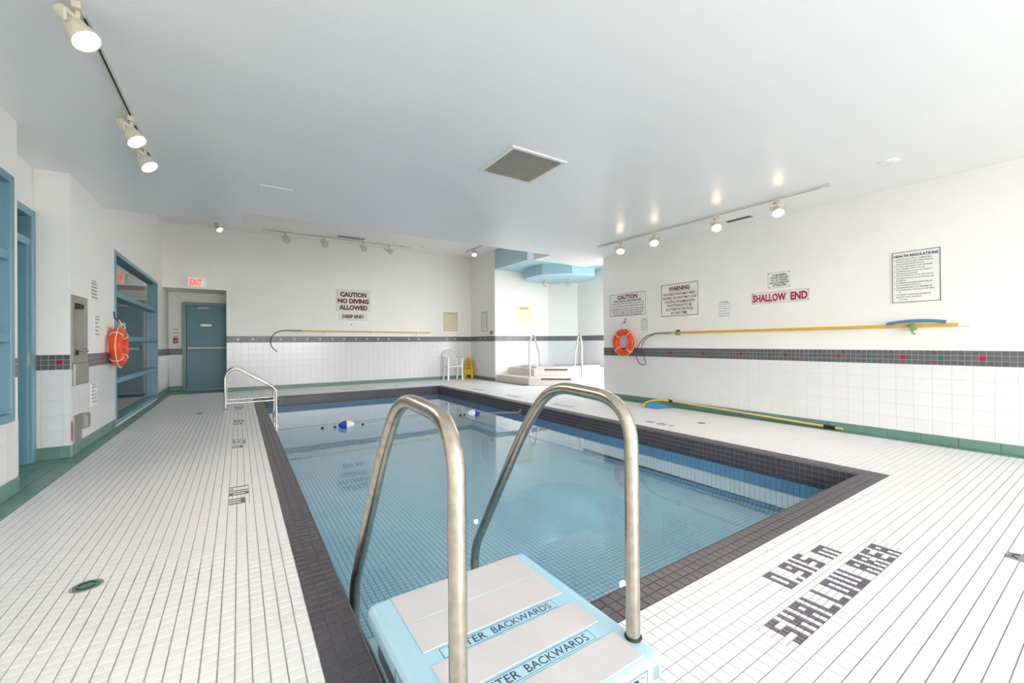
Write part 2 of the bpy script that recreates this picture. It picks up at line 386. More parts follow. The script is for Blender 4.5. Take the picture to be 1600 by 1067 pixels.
# ---- deck tiles
FONT = {'S':['111','100','111','001','111'],'H':['101','101','111','101','101'],'A':['111','101','111','101','101'],'L':['100','100','100','100','111'],
 'O':['111','101','101','101','111'],'W':['10101','10101','10101','10101','11111'],'R':['111','101','110','101','101'],'E':['111','100','111','100','111'],
 'D':['110','101','101','101','110'],'P':['111','101','111','100','100'],'0':['111','101','101','101','111'],'1':['1']*5,'5':['111','100','111','001','111'],
 '9':['111','101','111','001','111'],'8':['111','101','111','101','111'],'3':['111','001','111','001','111'],'6':['111','100','111','101','111'],
 '7':['111','001','001','001','001'],'4':['101','101','111','001','001'],'2':['111','001','111','100','111'],'.':['0','0','0','0','1'],'m':['00000','11111','10101','10101','10101'],' ':['0']*5}
def word_cells(txt):
    out = []; x = 0
    for ch in txt:
        b = FONT[ch]; 
        for r in range(5):
            for c in range(len(b[0])):
                if b[r][c] == '1': out.append((x+c, 4-r))
        x += len(b[0])+1
    return out, x-1
HC = TP/2
def deck_word(txt, ox, oy, ncell, e1, e2, skip, row0):
    """region of half tiles: corner (ox,oy), reading direction e1, up e2, ncell x 6 half cells"""
    dark, wd = word_cells(txt); st = max(0, (ncell-wd)//2); D = set((x+st, y+row0) for x, y in dark)
    a = []; b = []
    for i in range(ncell):
        for j in range(6):
            c = (ox+e1[0]*HC*(i+.5)+e2[0]*HC*(j+.5), oy+e1[1]*HC*(i+.5)+e2[1]*HC*(j+.5), zf1)
            cell = (c, (1,0,0), (0,1,0), HC, HC, 'letter_tile' if (i, j) in D else 'deck_tile')
            (a if (i, j) in D else b).append(cell)
    xs = [ox, ox+e1[0]*HC*ncell+e2[0]*HC*6]; ys = [oy, oy+e1[1]*HC*ncell+e2[1]*HC*6]
    skip.append((min(xs), max(xs), min(ys), max(ys)))
    return a, b
GX, GXL, GY = CX1, CX0, CY0
sn = lambda v, g0: g0+round((v-g0)/TP)*TP
skips = []; near_letters = []; far_letters = []; white_half = []
a, b = deck_word('SHALLOW AREA', sn(1.6538, GX), GY-.45, 52, (1,0), (0,1), skips, 0); near_letters += a; white_half += b
a, b = deck_word('0.915 m', sn(2.0538, GX), GY-.30, 24, (1,0), (0,1), skips, 1); near_letters += a; white_half += b
for t, y in (('1.10 m', 3.87), ('1.37 m', 5.86), ('1.68 m', 7.4), ('1.83 m', 8.95)):
    a, b = deck_word(t, GXL-.30, sn(y, GY), 22 if t != '1.10 m' else 18, (0,-1), (1,0), skips, 0); far_letters += a; white_half += b
    a, b = deck_word(t, GX+.35, sn(y-.5, GY), 22 if t != '1.10 m' else 18, (0,1), (-1,0), skips, 0); far_letters += a; white_half += b
a, b = deck_word('DEEP AREA', sn(2.95, GX), sn(10.8, GY), 36, (-1,0), (0,-1), skips, 0); far_letters += a; white_half += b
DRAINS = [(-.59, 2.68), (5.227, 3.289), (-.54, 8.37), (3.42, 10.69), (3.3, .34)]
cells = []
def fill(x0, x1, y0, y1, gx):
    i0 = math.floor((x0-gx)/TP+1e-6); i1 = math.ceil((x1-gx)/TP-1e-6); j0 = math.floor((y0-GY)/TP+1e-6); j1 = math.ceil((y1-GY)/TP-1e-6)
    for i in range(i0, i1):
        a, b = max(x0, gx+i*TP), min(x1, gx+(i+1)*TP)
        if b-a < .008: continue
        for j in range(j0, j1):
            c, d = max(y0, GY+j*TP), min(y1, GY+(j+1)*TP)
            if d-c < .008: continue
            mx, my = (a+b)/2, (c+d)/2
            if any(s[0] < mx < s[1] and s[2] < my < s[3] for s in skips): continue
            if any(abs(mx-p) < .05 and abs(my-r) < .05 for p, r in DRAINS) and math.hypot(min(abs(mx-p) for p, r in DRAINS), 0) < .04 and any(math.hypot(mx-p, my-r) < .045 for p, r in DRAINS): continue
            cells.append(((mx, my, zf1), (1,0,0), (0,1,0), b-a, d-c, 'deck_tile'))
XGL = CX0-30*TP; XGR = CX1+32*TP
fill(XGL, CX0, -3.6, YB, GXL)
fill(CX0, XGR, -3.6, CY0, GX)
fill(CX1, XGR, CY0, YB, GX); fill(CX0, CX1, CY1, YB, GX)
fill(XGR, BX, 6.12, 8.7, GX)
lay_tiles(cells, floor, 'deck_tile', .0035, .0034, 300, 8, 'deck_tiles')
lay_tiles(near_letters, floor, 'letter_tile', .0036, .0026, 300, 0)
lay_tiles(far_letters, floor, 'letter_tile', .0036, .0026, 0, 0, 'depth_marking_tiles')
lay_tiles(white_half, floor, 'half_tile', .0035, .0026, 0, 0, 'half_tiles')
# green floor border
gr = []
def gfill(x0, x1, y0, y1, w, h):
    nx = max(1, round((x1-x0)/w)); ny = max(1, round((y1-y0)/h)); w, h = (x1-x0)/nx, (y1-y0)/ny
    for i in range(nx):
        for j in range(ny): gr.append(((x0+w*(i+.5), y0+h*(j+.5), zf1), (1,0,0), (0,1,0), w, h, 'green_tile'))
gfill(XGR, XR, -3.6, 6.02, .15, .28); gfill(XL, XGL, -3.6, YB, .15, .2); gfill(XD, XL, 4.72, 5.87, .13, .2); gfill(XL, -.1, YB, YD, .2, .2)
lay_tiles(gr, floor, 'border_tile', .0035, .004, 160, 5, 'border_tiles')

# ---- wall tiling: white lower tiles, mosaic band, green base
def tiling(wall, o, u, L, base, zband, rows, parts=(0, 0, 0), accent='rg', woff=0.0, boff=0, tw=.147, nobase=False):
    zb0, zb1 = zband
    back = G(); n = Vector(u).cross(Vector((0,0,1)))
    def skin(z0, z1, d, name, m):
        c = Vector((o[0]+u[0]*L/2, o[1]+u[1]*L/2, (z0+z1)/2))
        build(G().obox(c+n*d/2, u, (0,0,1), n, L/2, (z1-z0)/2, d/2), name, m, wall)
    skin(0 if nobase else base, zb0, .006, 'tile_bed', 'wall_grout'); skin(zb0, zb1, .006, 'band_bed', 'band_grout')
    C1 = off_wall(wall_cells(o, u, L, base, zb0, tw, rows, 'wall_tile', woff), .006)
    lay_tiles(C1, wall, 'wall_tile', .002, .0025, parts[0], 6, 'wall_tiles')
    def bm(i, r):
        if r == 1 and (i+boff) % 6 == 0:
            if accent == 'rg': return 'accent_red' if ((i+boff)//6) % 2 == 0 else 'accent_green'
            return 'accent_glint' if random.random() < .6 else 'accent_red'
        return 'band_tile'
    C2 = off_wall(wall_cells(o, u, L, zb0, zb1, .0497, 3, bm), .006)
    lay_tiles(C2, wall, 'band_tile', .003, .0035, parts[1], 4.5, 'band_tiles')
    if not nobase:
        skin(0, base, .008, 'base_bed', 'green_grout')
        C3 = off_wall(wall_cells(o, u, L, .0, base, .2825, 1, 'green_tile', .11), .008)
        lay_tiles(C3, wall, 'base_tile', .006, .004, parts[2], 0, 'base_tiles')
RZ = (.838, .993); LZ = (.87, 1.018); BZ = (1.153, 1.305)
tiling(wall_right, (XR, 6.02), (0,-1,0), 9.6, .093, RZ, 5, (260, 300, 30), 'rg', .07, boff=5)
tiling(wall_back, (-.24, YB), (1,0,0), 6.44, .093, BZ, 7, (0, 0, 24), 'w', boff=2)
tiling(wall_pier, (XR, YB), (0,-1,0), 1.5, .093, BZ, 7, (0, 0, 8), 'w')
tiling(wall_left, (XL, 5.87), (0,1,0), WY0-5.87, .118, LZ, 5, (70, 0, 10), 'rg', boff=1)
tiling(wall_left, (XL, WY1), (0,1,0), YD-WY1, .118, LZ, 5, (0, 0, 8), 'rg', boff=3)
tiling(wall_return, (XD, 5.87), (1,0,0), .25, .118, LZ, 5, (20, 20, 2), 'rg', .1, boff=9)
tiling(wall_recess, (XL, YD), (1,0,0), .27, .118, LZ, 5, (0, 0, 2), 'rg', boff=4)
tiling(wall_alc_a, (XR+.0, 10.3), (1,0,0), AX-XR, .093, BZ, 7, (0, 0, 0), 'rg', nobase=True)
sq = math.sqrt(.5)
tiling(wall_alc_b, (AX, 10.3), (sq,-sq,0), (BX-AX)/sq, .093, BZ, 7, (0, 0, 0), 'rg', nobase=True)
tiling(wall_alc_c, (BX, BY), (0,-1,0), BY-CW['y1'], .093, BZ, 7, (0, 0, 0), 'rg', nobase=True)
# near left wall below its window
lay_tiles(off_wall(wall_cells((XN, 2.0), (0,1,0), 2.72, .118, .545, .147, 3, 'wall_tile'), .002), wall_near, 'wall_tile', .002, .0025, 30, 6, 'wall_tiles')
build(G().box(XN, XN+.002, 2.0, 4.72, .118, .545), 'tile_bed', 'wall_grout', wall_near)
lay_tiles(off_wall(wall_cells((XN, 2.0), (0,1,0), 2.72, 0, .118, .2825, 1, 'green_tile'), .004), wall_near, 'base_tile', .006, .004, 10, 0, 'base_tiles')
lay_tiles(off_wall(wall_cells((XN, NY1+.01), (0,1,0), .085, LZ[0], LZ[1], .0497, 3, 'band_tile'), .004), wall_near, 'band_tile', .003, .0035, 6, 0, 'band_tiles')
# chipped rusty corner edge low on the left wall
rg = G()
for k, (z, h, w) in enumerate(((.16,.07,.004),(.22,.05,.007),(.27,.05,.005),(.31,.05,.003))):
    rg.box(XL+.007, XL+.0125, 5.8565, 5.858, z, z+h); rg.box(XL+.0115, XL+.0132, 5.86, 5.86+w, z, z+h)
build(rg, 'chipped_edge', 'rust', wall_left)

# ------------------------------------------------------------------ pool
pool = thing('pool_basin', (2.34, 5.64, -1.4), 'rectangular indoor pool edged with dark grey mosaic tile coping', 'pool')
WL = -0.172
def fz(y): return -.553-(y-PY0)*.015
g = G()
g.box(PX0-.158, PX0, CY0, CY1, -.25, -.0035); g.box(PX1, CX1, CY0, CY1, -.25, -.0035)
g.box(PX0, PX1, CY0, PY0, -.25, -.0035); g.box(PX0, PX1, PY1, CY1, -.25, -.0035)
g.box(PX0-.158, PX0, CY0, CY1, -1.4, -.25); g.box(PX1, CX1, CY0, CY1, -1.4, -.25)
g.box(PX0, PX1, CY0, PY0, -1.4, -.25); g.box(PX0, PX1, PY1, CY1, -1.4, -.25)
build(g, 'basin_shell', 'dark_grout', pool)
ys = [PY0, PY1]; g = G()
for a, b in zip(ys[:-1], ys[1:]):
    g.add([(PX0,a,fz(a)-.004),(PX1,a,fz(a)-.004),(PX1,b,fz(b)-.004),(PX0,b,fz(b)-.004),(PX0,a,-1.4),(PX1,a,-1.4),(PX1,b,-1.4),(PX0,b,-1.4)],
          [(0,1,2,3),(7,6,5,4),(0,4,5,1),(1,5,6,2),(2,6,7,3),(3,7,4,0)])
build(g, 'basin_floor', 'pool_grout', pool)
cop = []
def cfill(x0, x1, y0, y1):
    nx = round((x1-x0)/TP); ny = round((y1-y0)/TP); w, h = (x1-x0)/nx, (y1-y0)/ny
    for i in range(nx):
        for j in range(ny): cop.append(((x0+w*(i+.5), y0+h*(j+.5), zf1), (1,0,0), (0,1,0), w, h, 'dark_tile'))
cfill(CX0, CX1, CY0, CY0+.15); cfill(CX0, CX1, CY1-.15, CY1)
cfill(CX0, CX0+.15, CY0+.15, CY1-.15); cfill(CX1-.15, CX1, CY0+.15, CY1-.15)
lay_tiles(cop, pool, 'coping_tile', .0035, .0026, 300, 4, 'coping_tiles')
nos = fillet([(PX0-.008, PY0-.008, 0), (PX1+.008, PY0-.008, 0)], .01)
for nm, p, q2 in (('n', (CX0+.15, CY0+.154, -.004), (CX1-.15, CY0+.154, -.004)), ('f', (CX0+.15, CY1-.154, -.004), (CX1-.15, CY1-.154, -.004)),
               ('l', (CX0+.154, CY0+.15, -.004), (CX0+.154, CY1-.15, -.004)), ('r', (CX1-.154, CY0+.15, -.004), (CX1-.154, CY1-.15, -.004))):
    build(G().tube([p, q2], .0042, 8), 'nosing', 'dark_tile', pool, smooth=True)
def pool_wall(o, u, L):
    c = []
    n = Vector(u).cross(Vector((0,0,1)))
    c += wall_cells(o, u, L, -.205, -.008, TP, 4, 'dark_tile')
    c += wall_cells(o, u, L, -.325, -.205, TP, 1, 'pool_blue')
    for cell in wall_cells(o, u, L, -.475, -.325, TP, 1, 'pool_white'): c.append(cell)
    y = None
    return off_wall(c, .0005)
pw = pool_wall((PX1, PY1), (0,-1,0), PY1-PY0)+pool_wall((PX0, PY1), (1,0,0), PX1-PX0)+pool_wall((PX0, PY0), (0,1,0), PY1-PY0)+pool_wall((PX1, PY0), (-1,0,0), PX1-PX0)
bed = G(); e = .0006
bed.box(PX1-e, PX1, PY0, PY1, -.205, -.008).box(PX0, PX0+e, PY0, PY1, -.205, -.008).box(PX0, PX1, PY1-e, PY1, -.205, -.008).box(PX0, PX1, PY0, PY0+e, -.205, -.008)
build(bed, 'band_bed', 'pool_band_grout', pool)
# deeper white rows towards the deep end
for o, u, L in (((PX1, PY1), (0,-1,0), PY1-4.6), ((PX0, PY1), (1,0,0), PX1-PX0)):
    pw += off_wall(wall_cells(o, u, L, -.675, -.475, TP, 4, 'pool_white'), .0005)
lay_tiles(pw, pool, 'pool_wall_tile', .003, .003, 300, 5, 'pool_wall_tiles')
FT = .0405; fl = []
nx = round((PX1-PX0)/FT); wx = (PX1-PX0)/nx
yy = PY0
while yy < PY1-.01:
    ym = yy+FT/2; dz = fz(yy+FT)-fz(yy); l = math.hypot(FT, dz); v = (0, FT/l, dz/l)
    for i in range(nx): fl.append(((PX0+wx*(i+.5), ym, fz(ym)-.004), (1,0,0), v, wx, l, 'pool_floor'))
    yy += FT
lay_tiles(fl, pool, 'pool_floor_tile', .004, .0032, 300, 5, 'pool_floor_tiles')
# rounded cove between wall and floor (right-hand and far sides)
cv = []; r = .085
for k in range(3):
    a0, a1 = math.radians(90*k/3), math.radians(90*(k+1)/3); am = (a0+a1)/2
    L = 2*r*math.sin((a1-a0)/2)
    yy = PY0
    while yy < PY1-.01:
        cx = PX1-r+r*math.sin(am)*.995; cz = fz(yy)+r-r*math.cos(am)*.995
        cv.append(((cx-.002, yy+FT/2, cz), (0,1,0), (-math.cos(am), 0, -math.sin(am)), FT, L, 'pool_blue' if k == 2 else 'pool_floor')); yy += FT
lay_tiles(cv, pool, 'cove_tile', .004, .004, 120, 0, 'cove_tiles')
water = build(G().add([(PX0+.003,PY0+.003,WL),(PX1-.003,PY0+.003,WL),(PX1-.003,PY1-.003,WL),(PX0+.003,PY1-.003,WL)], [(0,1,2,3)]), 'pool_water', 'water')
tag(water, 'calm clear blue water filling the rectangular pool', 'water')

# ------------------------------------------------------------------ text
def text_mesh(txt, bold=0.0):
    c = bpy.data.curves.new('txt', 'FONT'); c.body = txt; c.size = 1.0; c.offset = bold; c.resolution_u = 2; c.fill_mode = 'FRONT'
    o = bpy.data.objects.new('txt', c); COL.objects.link(o)
    dg = bpy.context.evaluated_depsgraph_get(); me = bpy.data.meshes.new_from_object(o.evaluated_get(dg))
    V = np.array([v.co[:] for v in me.vertices]) if len(me.vertices) else np.zeros((0, 3)); F = [tuple(p.vertices) for p in me.polygons]
    bpy.data.objects.remove(o); bpy.data.curves.remove(c); bpy.data.meshes.remove(me)
    return V, F
def put_text(g, txt, c, u, v, w, h, bold=0.0, d=0.0, align='C'):
    """fit txt into a w x h box centred at c (cap height h)"""
    V, F = text_mesh(txt, bold)
    if not len(V): return
    u, v = Vector(u), Vector(v); n = u.cross(v); c = Vector(c)
    x0, x1 = V[:,0].min(), V[:,0].max(); y0, y1 = V[:,1].min(), V[:,1].max()
    g.add([c+u*(((p[0]-x0)/(x1-x0)-.5)*w)+v*(((p[1]-y0)/(y1-y0)-.5)*h)+n*d for p in V], F)
UP = Vector((0,0,1))
def sign(name, c, u, w, h, label, cat, lines, panel='sign_white', border=None, bt=.008, bd=.012, th=.006, group=None, screws=False, vv=None, lip=None):
    """flat sign: lines = [(text, rel_y of centre, rel_w, cap height, bold, material)] in metres/relative to the sign"""
    u = Vector(u); v = Vector(vv) if vv else UP; n = u.cross(v); c = Vector(c)
    t = thing(name, tuple(c-v*h/2), label, cat, group)
    build(G().obox(c+n*th/2, u, v, n, w/2, h/2, th/2), 'panel', panel, t, bevel=.0015)
    if border:
        a, b = w/2-bd, h/2-bd; g = G()
        for s in (-1, 1):
            g.obox(c+n*(th+.0008)+u*s*(a-bt/2), u, v, n, bt/2, b, .0008)
            g.obox(c+n*(th+.0008)+v*s*(b-bt/2), u, v, n, a-bt, bt/2, .0008)
        build(g, 'border', border, t)
    if screws:
        for i in (-1, 1):
            for j in (-1, 1): build(G().lathe([(.006,0),(.006,.003),(.003,.005)], c+n*th+u*i*(w/2-.014)+v*j*(h/2-.014), n, 8), 'screw', 'sign_black', t)
    by = {}
    for tx, ry, rw, ch, bold, m in lines:
        g = by.setdefault((m, ry if ch > .034 else 'small'), G())
        put_text(g, tx, c+v*ry, u, v, w*rw, ch, bold*1.7+.008, th+.0012)
    for (m, big), g in by.items():
        o = build(g, 'lettering', m, t)
        if big == 'small': o['kind'] = 'stuff'
    return t
def notice(name, c, u, w, h, label, nl, ink='print_grey', panel='sign_white', frame_m=None, head=True, cat='notice'):
    """printed sheet whose small print cannot be read: rows of short strokes"""
    u = Vector(u); n = u.cross(UP); c = Vector(c)
    t = thing(name, tuple(c-UP*h/2), label, cat)
    build(G().obox(c+n*.002, u, UP, n, w/2, h/2, .002), 'sheet', panel, t)
    rnd = random.Random(nl*31+int(w*1000)); g = G()
    for k in range(nl):
        y = h/2-h*(.1+.82*(k+.5)/nl); x = -w*.4; end = w*(.4 if rnd.random() < .7 else .15)
        while x < end:
            l = min(w*rnd.uniform(.04, .12), end-x)
            g.obox(c+n*.0046+u*(x+l/2)+UP*y, u, UP, n, l/2, h*.07/nl+.0008, .0006); x += l+w*.03
    build(g, 'printed_lines', ink, t)
    if head: build(G().obox(c+n*.0046+UP*(h*.44), u, UP, n, w*.28, h*.016, .0006), 'heading', ink, t)
    if frame_m:
        g = G()
        for s in (-1, 1): g.obox(c+n*.005+u*s*w/2, u, UP, n, .006, h/2+.006, .005); g.obox(c+n*.005+UP*s*h/2, u, UP, n, w/2, .006, .005)
        build(g, 'frame', frame_m, t)
    return t
uR, uB, uL = (0,-1,0), (1,0,0), (0,1,0)
# right wall signs
def cR(y, z): return (XR, y, z)
cw = [('BATHERS UNDER TWELVE YEARS OF AGE ARE NOT', .022, .9), ('ALLOWED WITHIN THE POOL ENCLOSURE UNLESS', -.028, .88), ('ACCOMPANIED BY A PARENT OR HIS OR HER AGENT', -.078, .92),
      ('WHO IS NOT LESS THAN SIXTEEN YEARS OF AGE.', -.120, .88), ('THE TOTAL NUMBER OF BATHERS ON THE DECK', -.158, .86), ('AND IN THE POOL SHALL NOT EXCEED TEN.', -.196, .78)]
sign('caution_sign', cR(5.4, 1.822), uR, .87, .435, 'red lettered CAUTION sign about the unsupervised pool above the life ring on right wall', 'sign',
     [('CAUTION', .145, .56, .085, .02, 'sign_maroon'), ('THIS POOL IS UNSUPERVISED.', .072, .8, .045, .01, 'sign_maroon')]+[(a, b, c, .026, .006, 'sign_maroon') for a, b, c in cw], border='sign_maroon', bt=.006, bd=.004)
ww = ['NO CHILD WHO MAY NEED', 'DIAPERS OR WHO MAY LOSE', 'CONTROL OF ELIMINATION', 'FUNCTIONS IS TO BE', 'ALLOWED IN THE POOL', 'AT ANY TIME.']
sign('warning_sign', cR(4.285, 1.813), uR, .71, .557, 'large WARNING sign with maroon border and text about diapers', 'sign',
     [('WARNING', .195, .56, .075, .02, 'sign_maroon'), ('_', .145, .56, .005, 0, 'sign_maroon')]+[(t, .10-.064*k, (.84,.9,.8,.66,.74,.44)[k], .044, .01, 'sign_maroon') for k, t in enumerate(ww)], border='sign_maroon', bt=.008, bd=.006)
sign('children_sign', cR(2.736, 1.943), uR, .285, .216, 'small black lettered CHILDREN age sign directly above the SHALLOW END sign', 'sign',
     [('CHILDREN', .068, .62, .028, .012, 'sign_black'), ('UNDER THE AGE', .034, .8, .026, .012, 'sign_black'), ('OF 16 YEARS', 0, .74, .026, .012, 'sign_black'), ('ARE NOT PERMITTED', -.036, .88, .026, .012, 'sign_black'), ('AFTER 8 PM', -.070, .6, .028, .012, 'sign_black')],
     border='print_grey', bt=.002, bd=.001, screws=True)
sign('shallow_end_sign', cR(2.737, 1.711), uR, .716, .158, 'long white sign with red SHALLOW END lettering on right wall', 'sign',
     [('SHALLOW', -.004, .60, .110, .022, 'sign_red')], 'sign_pink', border='print_grey', bt=.002, bd=.001, screws=True)
t = [o for o in bpy.data.objects if o.name == 'shallow_end_sign'][0]
for o in list(t.children):
    if o.name.startswith('lettering'): bpy.data.objects.remove(o)
g = G(); put_text(g, 'SHALLOW', (XR, 2.737+.130, 1.709), uR, UP, .435, .108, .04, .0072); put_text(g, 'END', (XR, 2.737-.242, 1.709), uR, UP, .20, .108, .04, .0072)
build(g, 'lettering', 'sign_red', t)
hl = [('1. NO PERSON INFECTED WITH A COMMUNICABLE',0),('DISEASE OR HAVING OPEN SORES ON HIS OR',1),('HER BODY SHALL ENTER THE POOL.',1),('2. NO PERSON SHALL BRING A GLASS CONTAINER',0),('ONTO THE DECK OR INTO THE POOL.',1),('3. NO PERSON SHALL POLLUTE THE WATER IN',0),('THE POOL IN ANY MANNER.',1),
      ('4. SPITTING, SPOUTING OF WATER, AND BLOWING',0),('THE NOSE IN THE POOL OR ON THE DECK ARE',1),('PROHIBITED.',1),('5. NO PERSON SHALL ENGAGE IN BOISTEROUS',0),('PLAY IN OR ABOUT THE POOL.',1),('6. THE MAXIMUM NUMBER OF BATHERS PERMITTED',0),('ON THE DECK AND IN THE POOL AT ANY TIME IS',1),('10',2),('7. THE NEAREST TELEPHONE AVAILABLE FOR',0),('EMERGENCY USE IS LOCATED AT',1),('POOL HALL',2)]
hs = sign('health_sign', cR(1.362, 1.806), uR, .418, .592, 'tall black bordered HEALTH REGULATIONS board on right wall', 'sign', [('HEALTH REGULATIONS', .236, .86, .030, .018, 'sign_black')], border='sign_black', bt=.006, bd=.014)
g = G()
for k, (tx, ind) in enumerate(hl):
    w = len(tx)*.0078*(.94 if len(tx) > 40 else 1); xs = -.175+(.014 if ind == 1 else (.04 if ind == 2 else 0))
    put_text(g, tx, Vector((XR, 1.362-(xs+w/2), 1.806+.198-.0262*k)), uR, UP, w, .0145, .018, .0072)
tag(build(g, 'lettering', 'print_grey', hs), kind='stuff')
notice('paper_notice', cR(5.005, 1.415), uR, .19, .245, 'faded white paper notice below the CAUTION sign corner, right of life ring', 6)
notice('paper_notice', cR(3.508, 1.588), uR, .205, .265, 'small white notice with corner screws between WARNING and SHALLOW END signs', 6)
notice('paper_notice', cR(5.855, .385), uR, .20, .14, 'small faded notice on low white tiles at far end of right wall', 4)
# back wall signs
t = sign('no_diving_sign', (2.612, YB, 2.272), uB, .88, .585, 'white board reading CAUTION NO DIVING ALLOWED in red on back wall', 'sign',
     [('CAUTION', .165, .78, .135, .03, 'sign_maroon'), ('NO DIVING', -.01, .92, .135, .03, 'sign_maroon'), ('ALLOWED', -.185, .84, .135, .03, 'sign_maroon')], 'sign_tan', border='print_grey', bt=.003, bd=.001)
sign('deep_end_sign', (2.60, YB, 1.845), uB, .735, .20, 'small DEEP END sign under the no diving board', 'sign', [('DEEP END', 0, .76, .095, .025, 'sign_maroon')], 'sign_tan', border='print_grey', bt=.003, bd=.001)
notice('framed_notice', (5.494, YB, 1.77), uB, .44, .56, 'framed cream notice above the white plastic chair on back wall', 10, 'print_brown', 'sign_cream', 'print_brown')
notice('framed_notice', (XR, 10.93, 1.75), uR, .34, .57, 'narrow white framed notice on wall pier beside the spa', 9, 'print_grey', 'sign_white', 'grey_metal')
nt = notice('caution_notice', (7.21, 10.3, 1.93), uB, .60, .58, 'cream CAUTION notice on bright alcove wall above the spa', 9, 'pole_pale', 'sign_cream', head=False)
g = G(); put_text(g, 'CAUTION', (7.21, 10.3, 2.14), uB, UP, .30, .06, .02, .0055); build(g, 'lettering', 'sign_black', nt)
# left wall notices
notice('paper_notice', (XL, 6.68, 1.745), uL, .27, .24, 'black printed paper notice above the life ring on left wall', 5, 'sign_black')
notice('paper_notice', (XL, 6.79, 1.33), uL, .20, .27, 'faded paper notice between drinking fountain and left life ring', 5)
notice('paper_notice', (XL+.008, 6.62, .55), uL, .24, .25, 'faded low paper notice on white tiles below left drinking fountain', 5)
# EXIT sign
t = thing('exit_sign', (-.80, YB, 2.42), 'lit EXIT sign with red letters above the door recess', 'exit sign')
build(G().box(-.945, -.655, YB-.09, YB, 2.42, 2.615), 'housing', 'exit_face', t, bevel=.006)
g = G(); put_text(g, 'EXIT', (-.80, YB-.09, 2.517), uB, UP, .215, .13, .02, .001); build(g, 'lettering', 'exit_red', t)
# fire station
t = thing('fire_alarm', (-1.27, YD, 1.15), 'red fire alarm pull box beside the teal exit door', 'fire alarm')
build(G().box(-1.315, -1.225, YD-.05, YD, 1.15, 1.28), 'box', 'sign_red', t, bevel=.006); build(G().box(-1.295, -1.245, YD-.062, YD-.05, 1.19, 1.21), 'handle', 'sign_white', t)
t = thing('fire_notice', (-1.272, YD, 1.30), 'small white notice with red bars above the fire alarm', 'notice')
build(G().box(-1.33, -1.215, YD-.005, YD, 1.30, 1.50), 'sheet', 'sign_white', t)
for z in (1.305, 1.39, 1.475): build(G().box(-1.32, -1.225, YD-.007, YD-.005, z, z+.014), 'red_bar', 'sign_red', t)

# ------------------------------------------------------------------ doors and windows
def win(name, axis, p, a0, a1, z0, z1, rails, verts, out, depth=.12, fw_=.06, kind='structure'):
    """framed window in a wall; axis 'y': plane x=p running along y; out = direction of the room"""
    t = thing(name, ((p, (a0+a1)/2, z0) if axis == 'y' else ((a0+a1)/2, p, z0)), kind=kind)
    def bx(b0, b1, c0, c1, d0, d1):
        return G().box(p+min(d0*out, d1*out), p+max(d0*out, d1*out), b0, b1, c0, c1) if axis == 'y' else G().box(b0, b1, p+min(d0*out, d1*out), p+max(d0*out, d1*out), c0, c1)
    for b0, b1 in ((a0, a0+fw_), (a1-fw_, a1)): build(bx(b0, b1, z0, z1, -depth, .015), 'jamb', 'teal_paint', t, bevel=.004)
    build(bx(a0+fw_, a1-fw_, z1-fw_, z1, -depth, .015), 'head', 'teal_paint', t, bevel=.004)
    build(bx(a0+fw_, a1-fw_, z0, z0+fw_, -depth, .015), 'sill', 'teal_paint', t, bevel=.004)
    zs = [z0+fw_]
    for r in rails:
        build(bx(a0+fw_, a1-fw_, r-.035, r+.035, -depth+.01, .005), 'rail', 'teal_paint', t, bevel=.004); zs += [r-.035, r+.035]
    zs.append(z1-fw_); vs = [a0+fw_]
    for vv in verts:
        build(bx(vv-.03, vv+.03, z0+fw_, z1-fw_, -depth+.012, .003), 'mullion', 'teal_paint', t); vs += [vv-.03, vv+.03]
    vs.append(a1-fw_)
    for i in range(0, len(vs), 2):
        for j in range(0, len(zs), 2): build(bx(vs[i], vs[i+1], zs[j], zs[j+1], -.072, -.066), 'pane', 'pane', t)
    return t
win('window_1', 'y', XL, WY0, WY1, WZ0, WZ1, (.62, 1.205, 1.81), (), 1)
win('window_2', 'y', XN, NY0, NY1, NZ0, NZ1, (1.17, 1.775), (3.4,), 1)
win('window_3', 'x', RW['y'], RW['x0'], RW['x1'], RW['z0'], RW['z1'], (), (.6, 1.85, 3.1), 1)
win('window_4', 'x', AW['y'], AW['x0'], AW['x1'], AW['z0'], AW['z1'], (), (8.05,), 1)
win('added_window', 'y', CW['x'], CW['y0'], CW['y1'], CW['z0'], CW['z1'], (), (7.27,), -1)  # added for its light, hidden from the camera
# exit door
t = thing('door_1', (-.6, YD, 0), kind='structure')
for a, b in ((-1.14, -1.06), (-.14, -.062)): build(G().box(a, b, YD-.09, YD, 0, 2.145), 'jamb', 'green_tile', t, bevel=.003)
build(G().box(-1.06, -.14, YD-.09, YD, 2.07, 2.145), 'head', 'green_tile', t, bevel=.003)
lf = build(G().box(-1.055, -.143, YD-.06, YD-.005, .012, 2.066), 'leaf', 'teal_door', t, bevel=.003)
pb = build(G().box(-1.03, -.20, YD-.125, YD-.085, 1.00, 1.055), 'panic_bar', 'grey_metal', lf, bevel=.006)
build(G().box(-1.04, -.97, YD-.12, YD-.06, .985, 1.07), 'bar_end', 'grey_metal', lf, bevel=.006); build(G().box(-.28, -.16, YD-.13, YD-.06, .975, 1.08), 'latch_case', 'grey_metal', lf, bevel=.006)
build(G().box(-.84, -.62, YD-.12, YD-.06, 1.975, 2.03), 'door_closer', 'grey_metal', lf, bevel=.008); build(G().bar((-.7, YD-.1, 2.035), (-.25, YD-.12, 2.06), .02, .01), 'closer_arm', 'grey_metal', lf)
build(G().box(-.78, -.57, YD-.063, YD-.06, 1.565, 1.615), 'door_plate', 'brushed', lf)
g = G()
for k, w in enumerate((.03, .022, .036, .018, .03)): g.box(-.76+.036*k, -.76+.036*k+w*.8, YD-.0645, YD-.063, 1.58, 1.6)
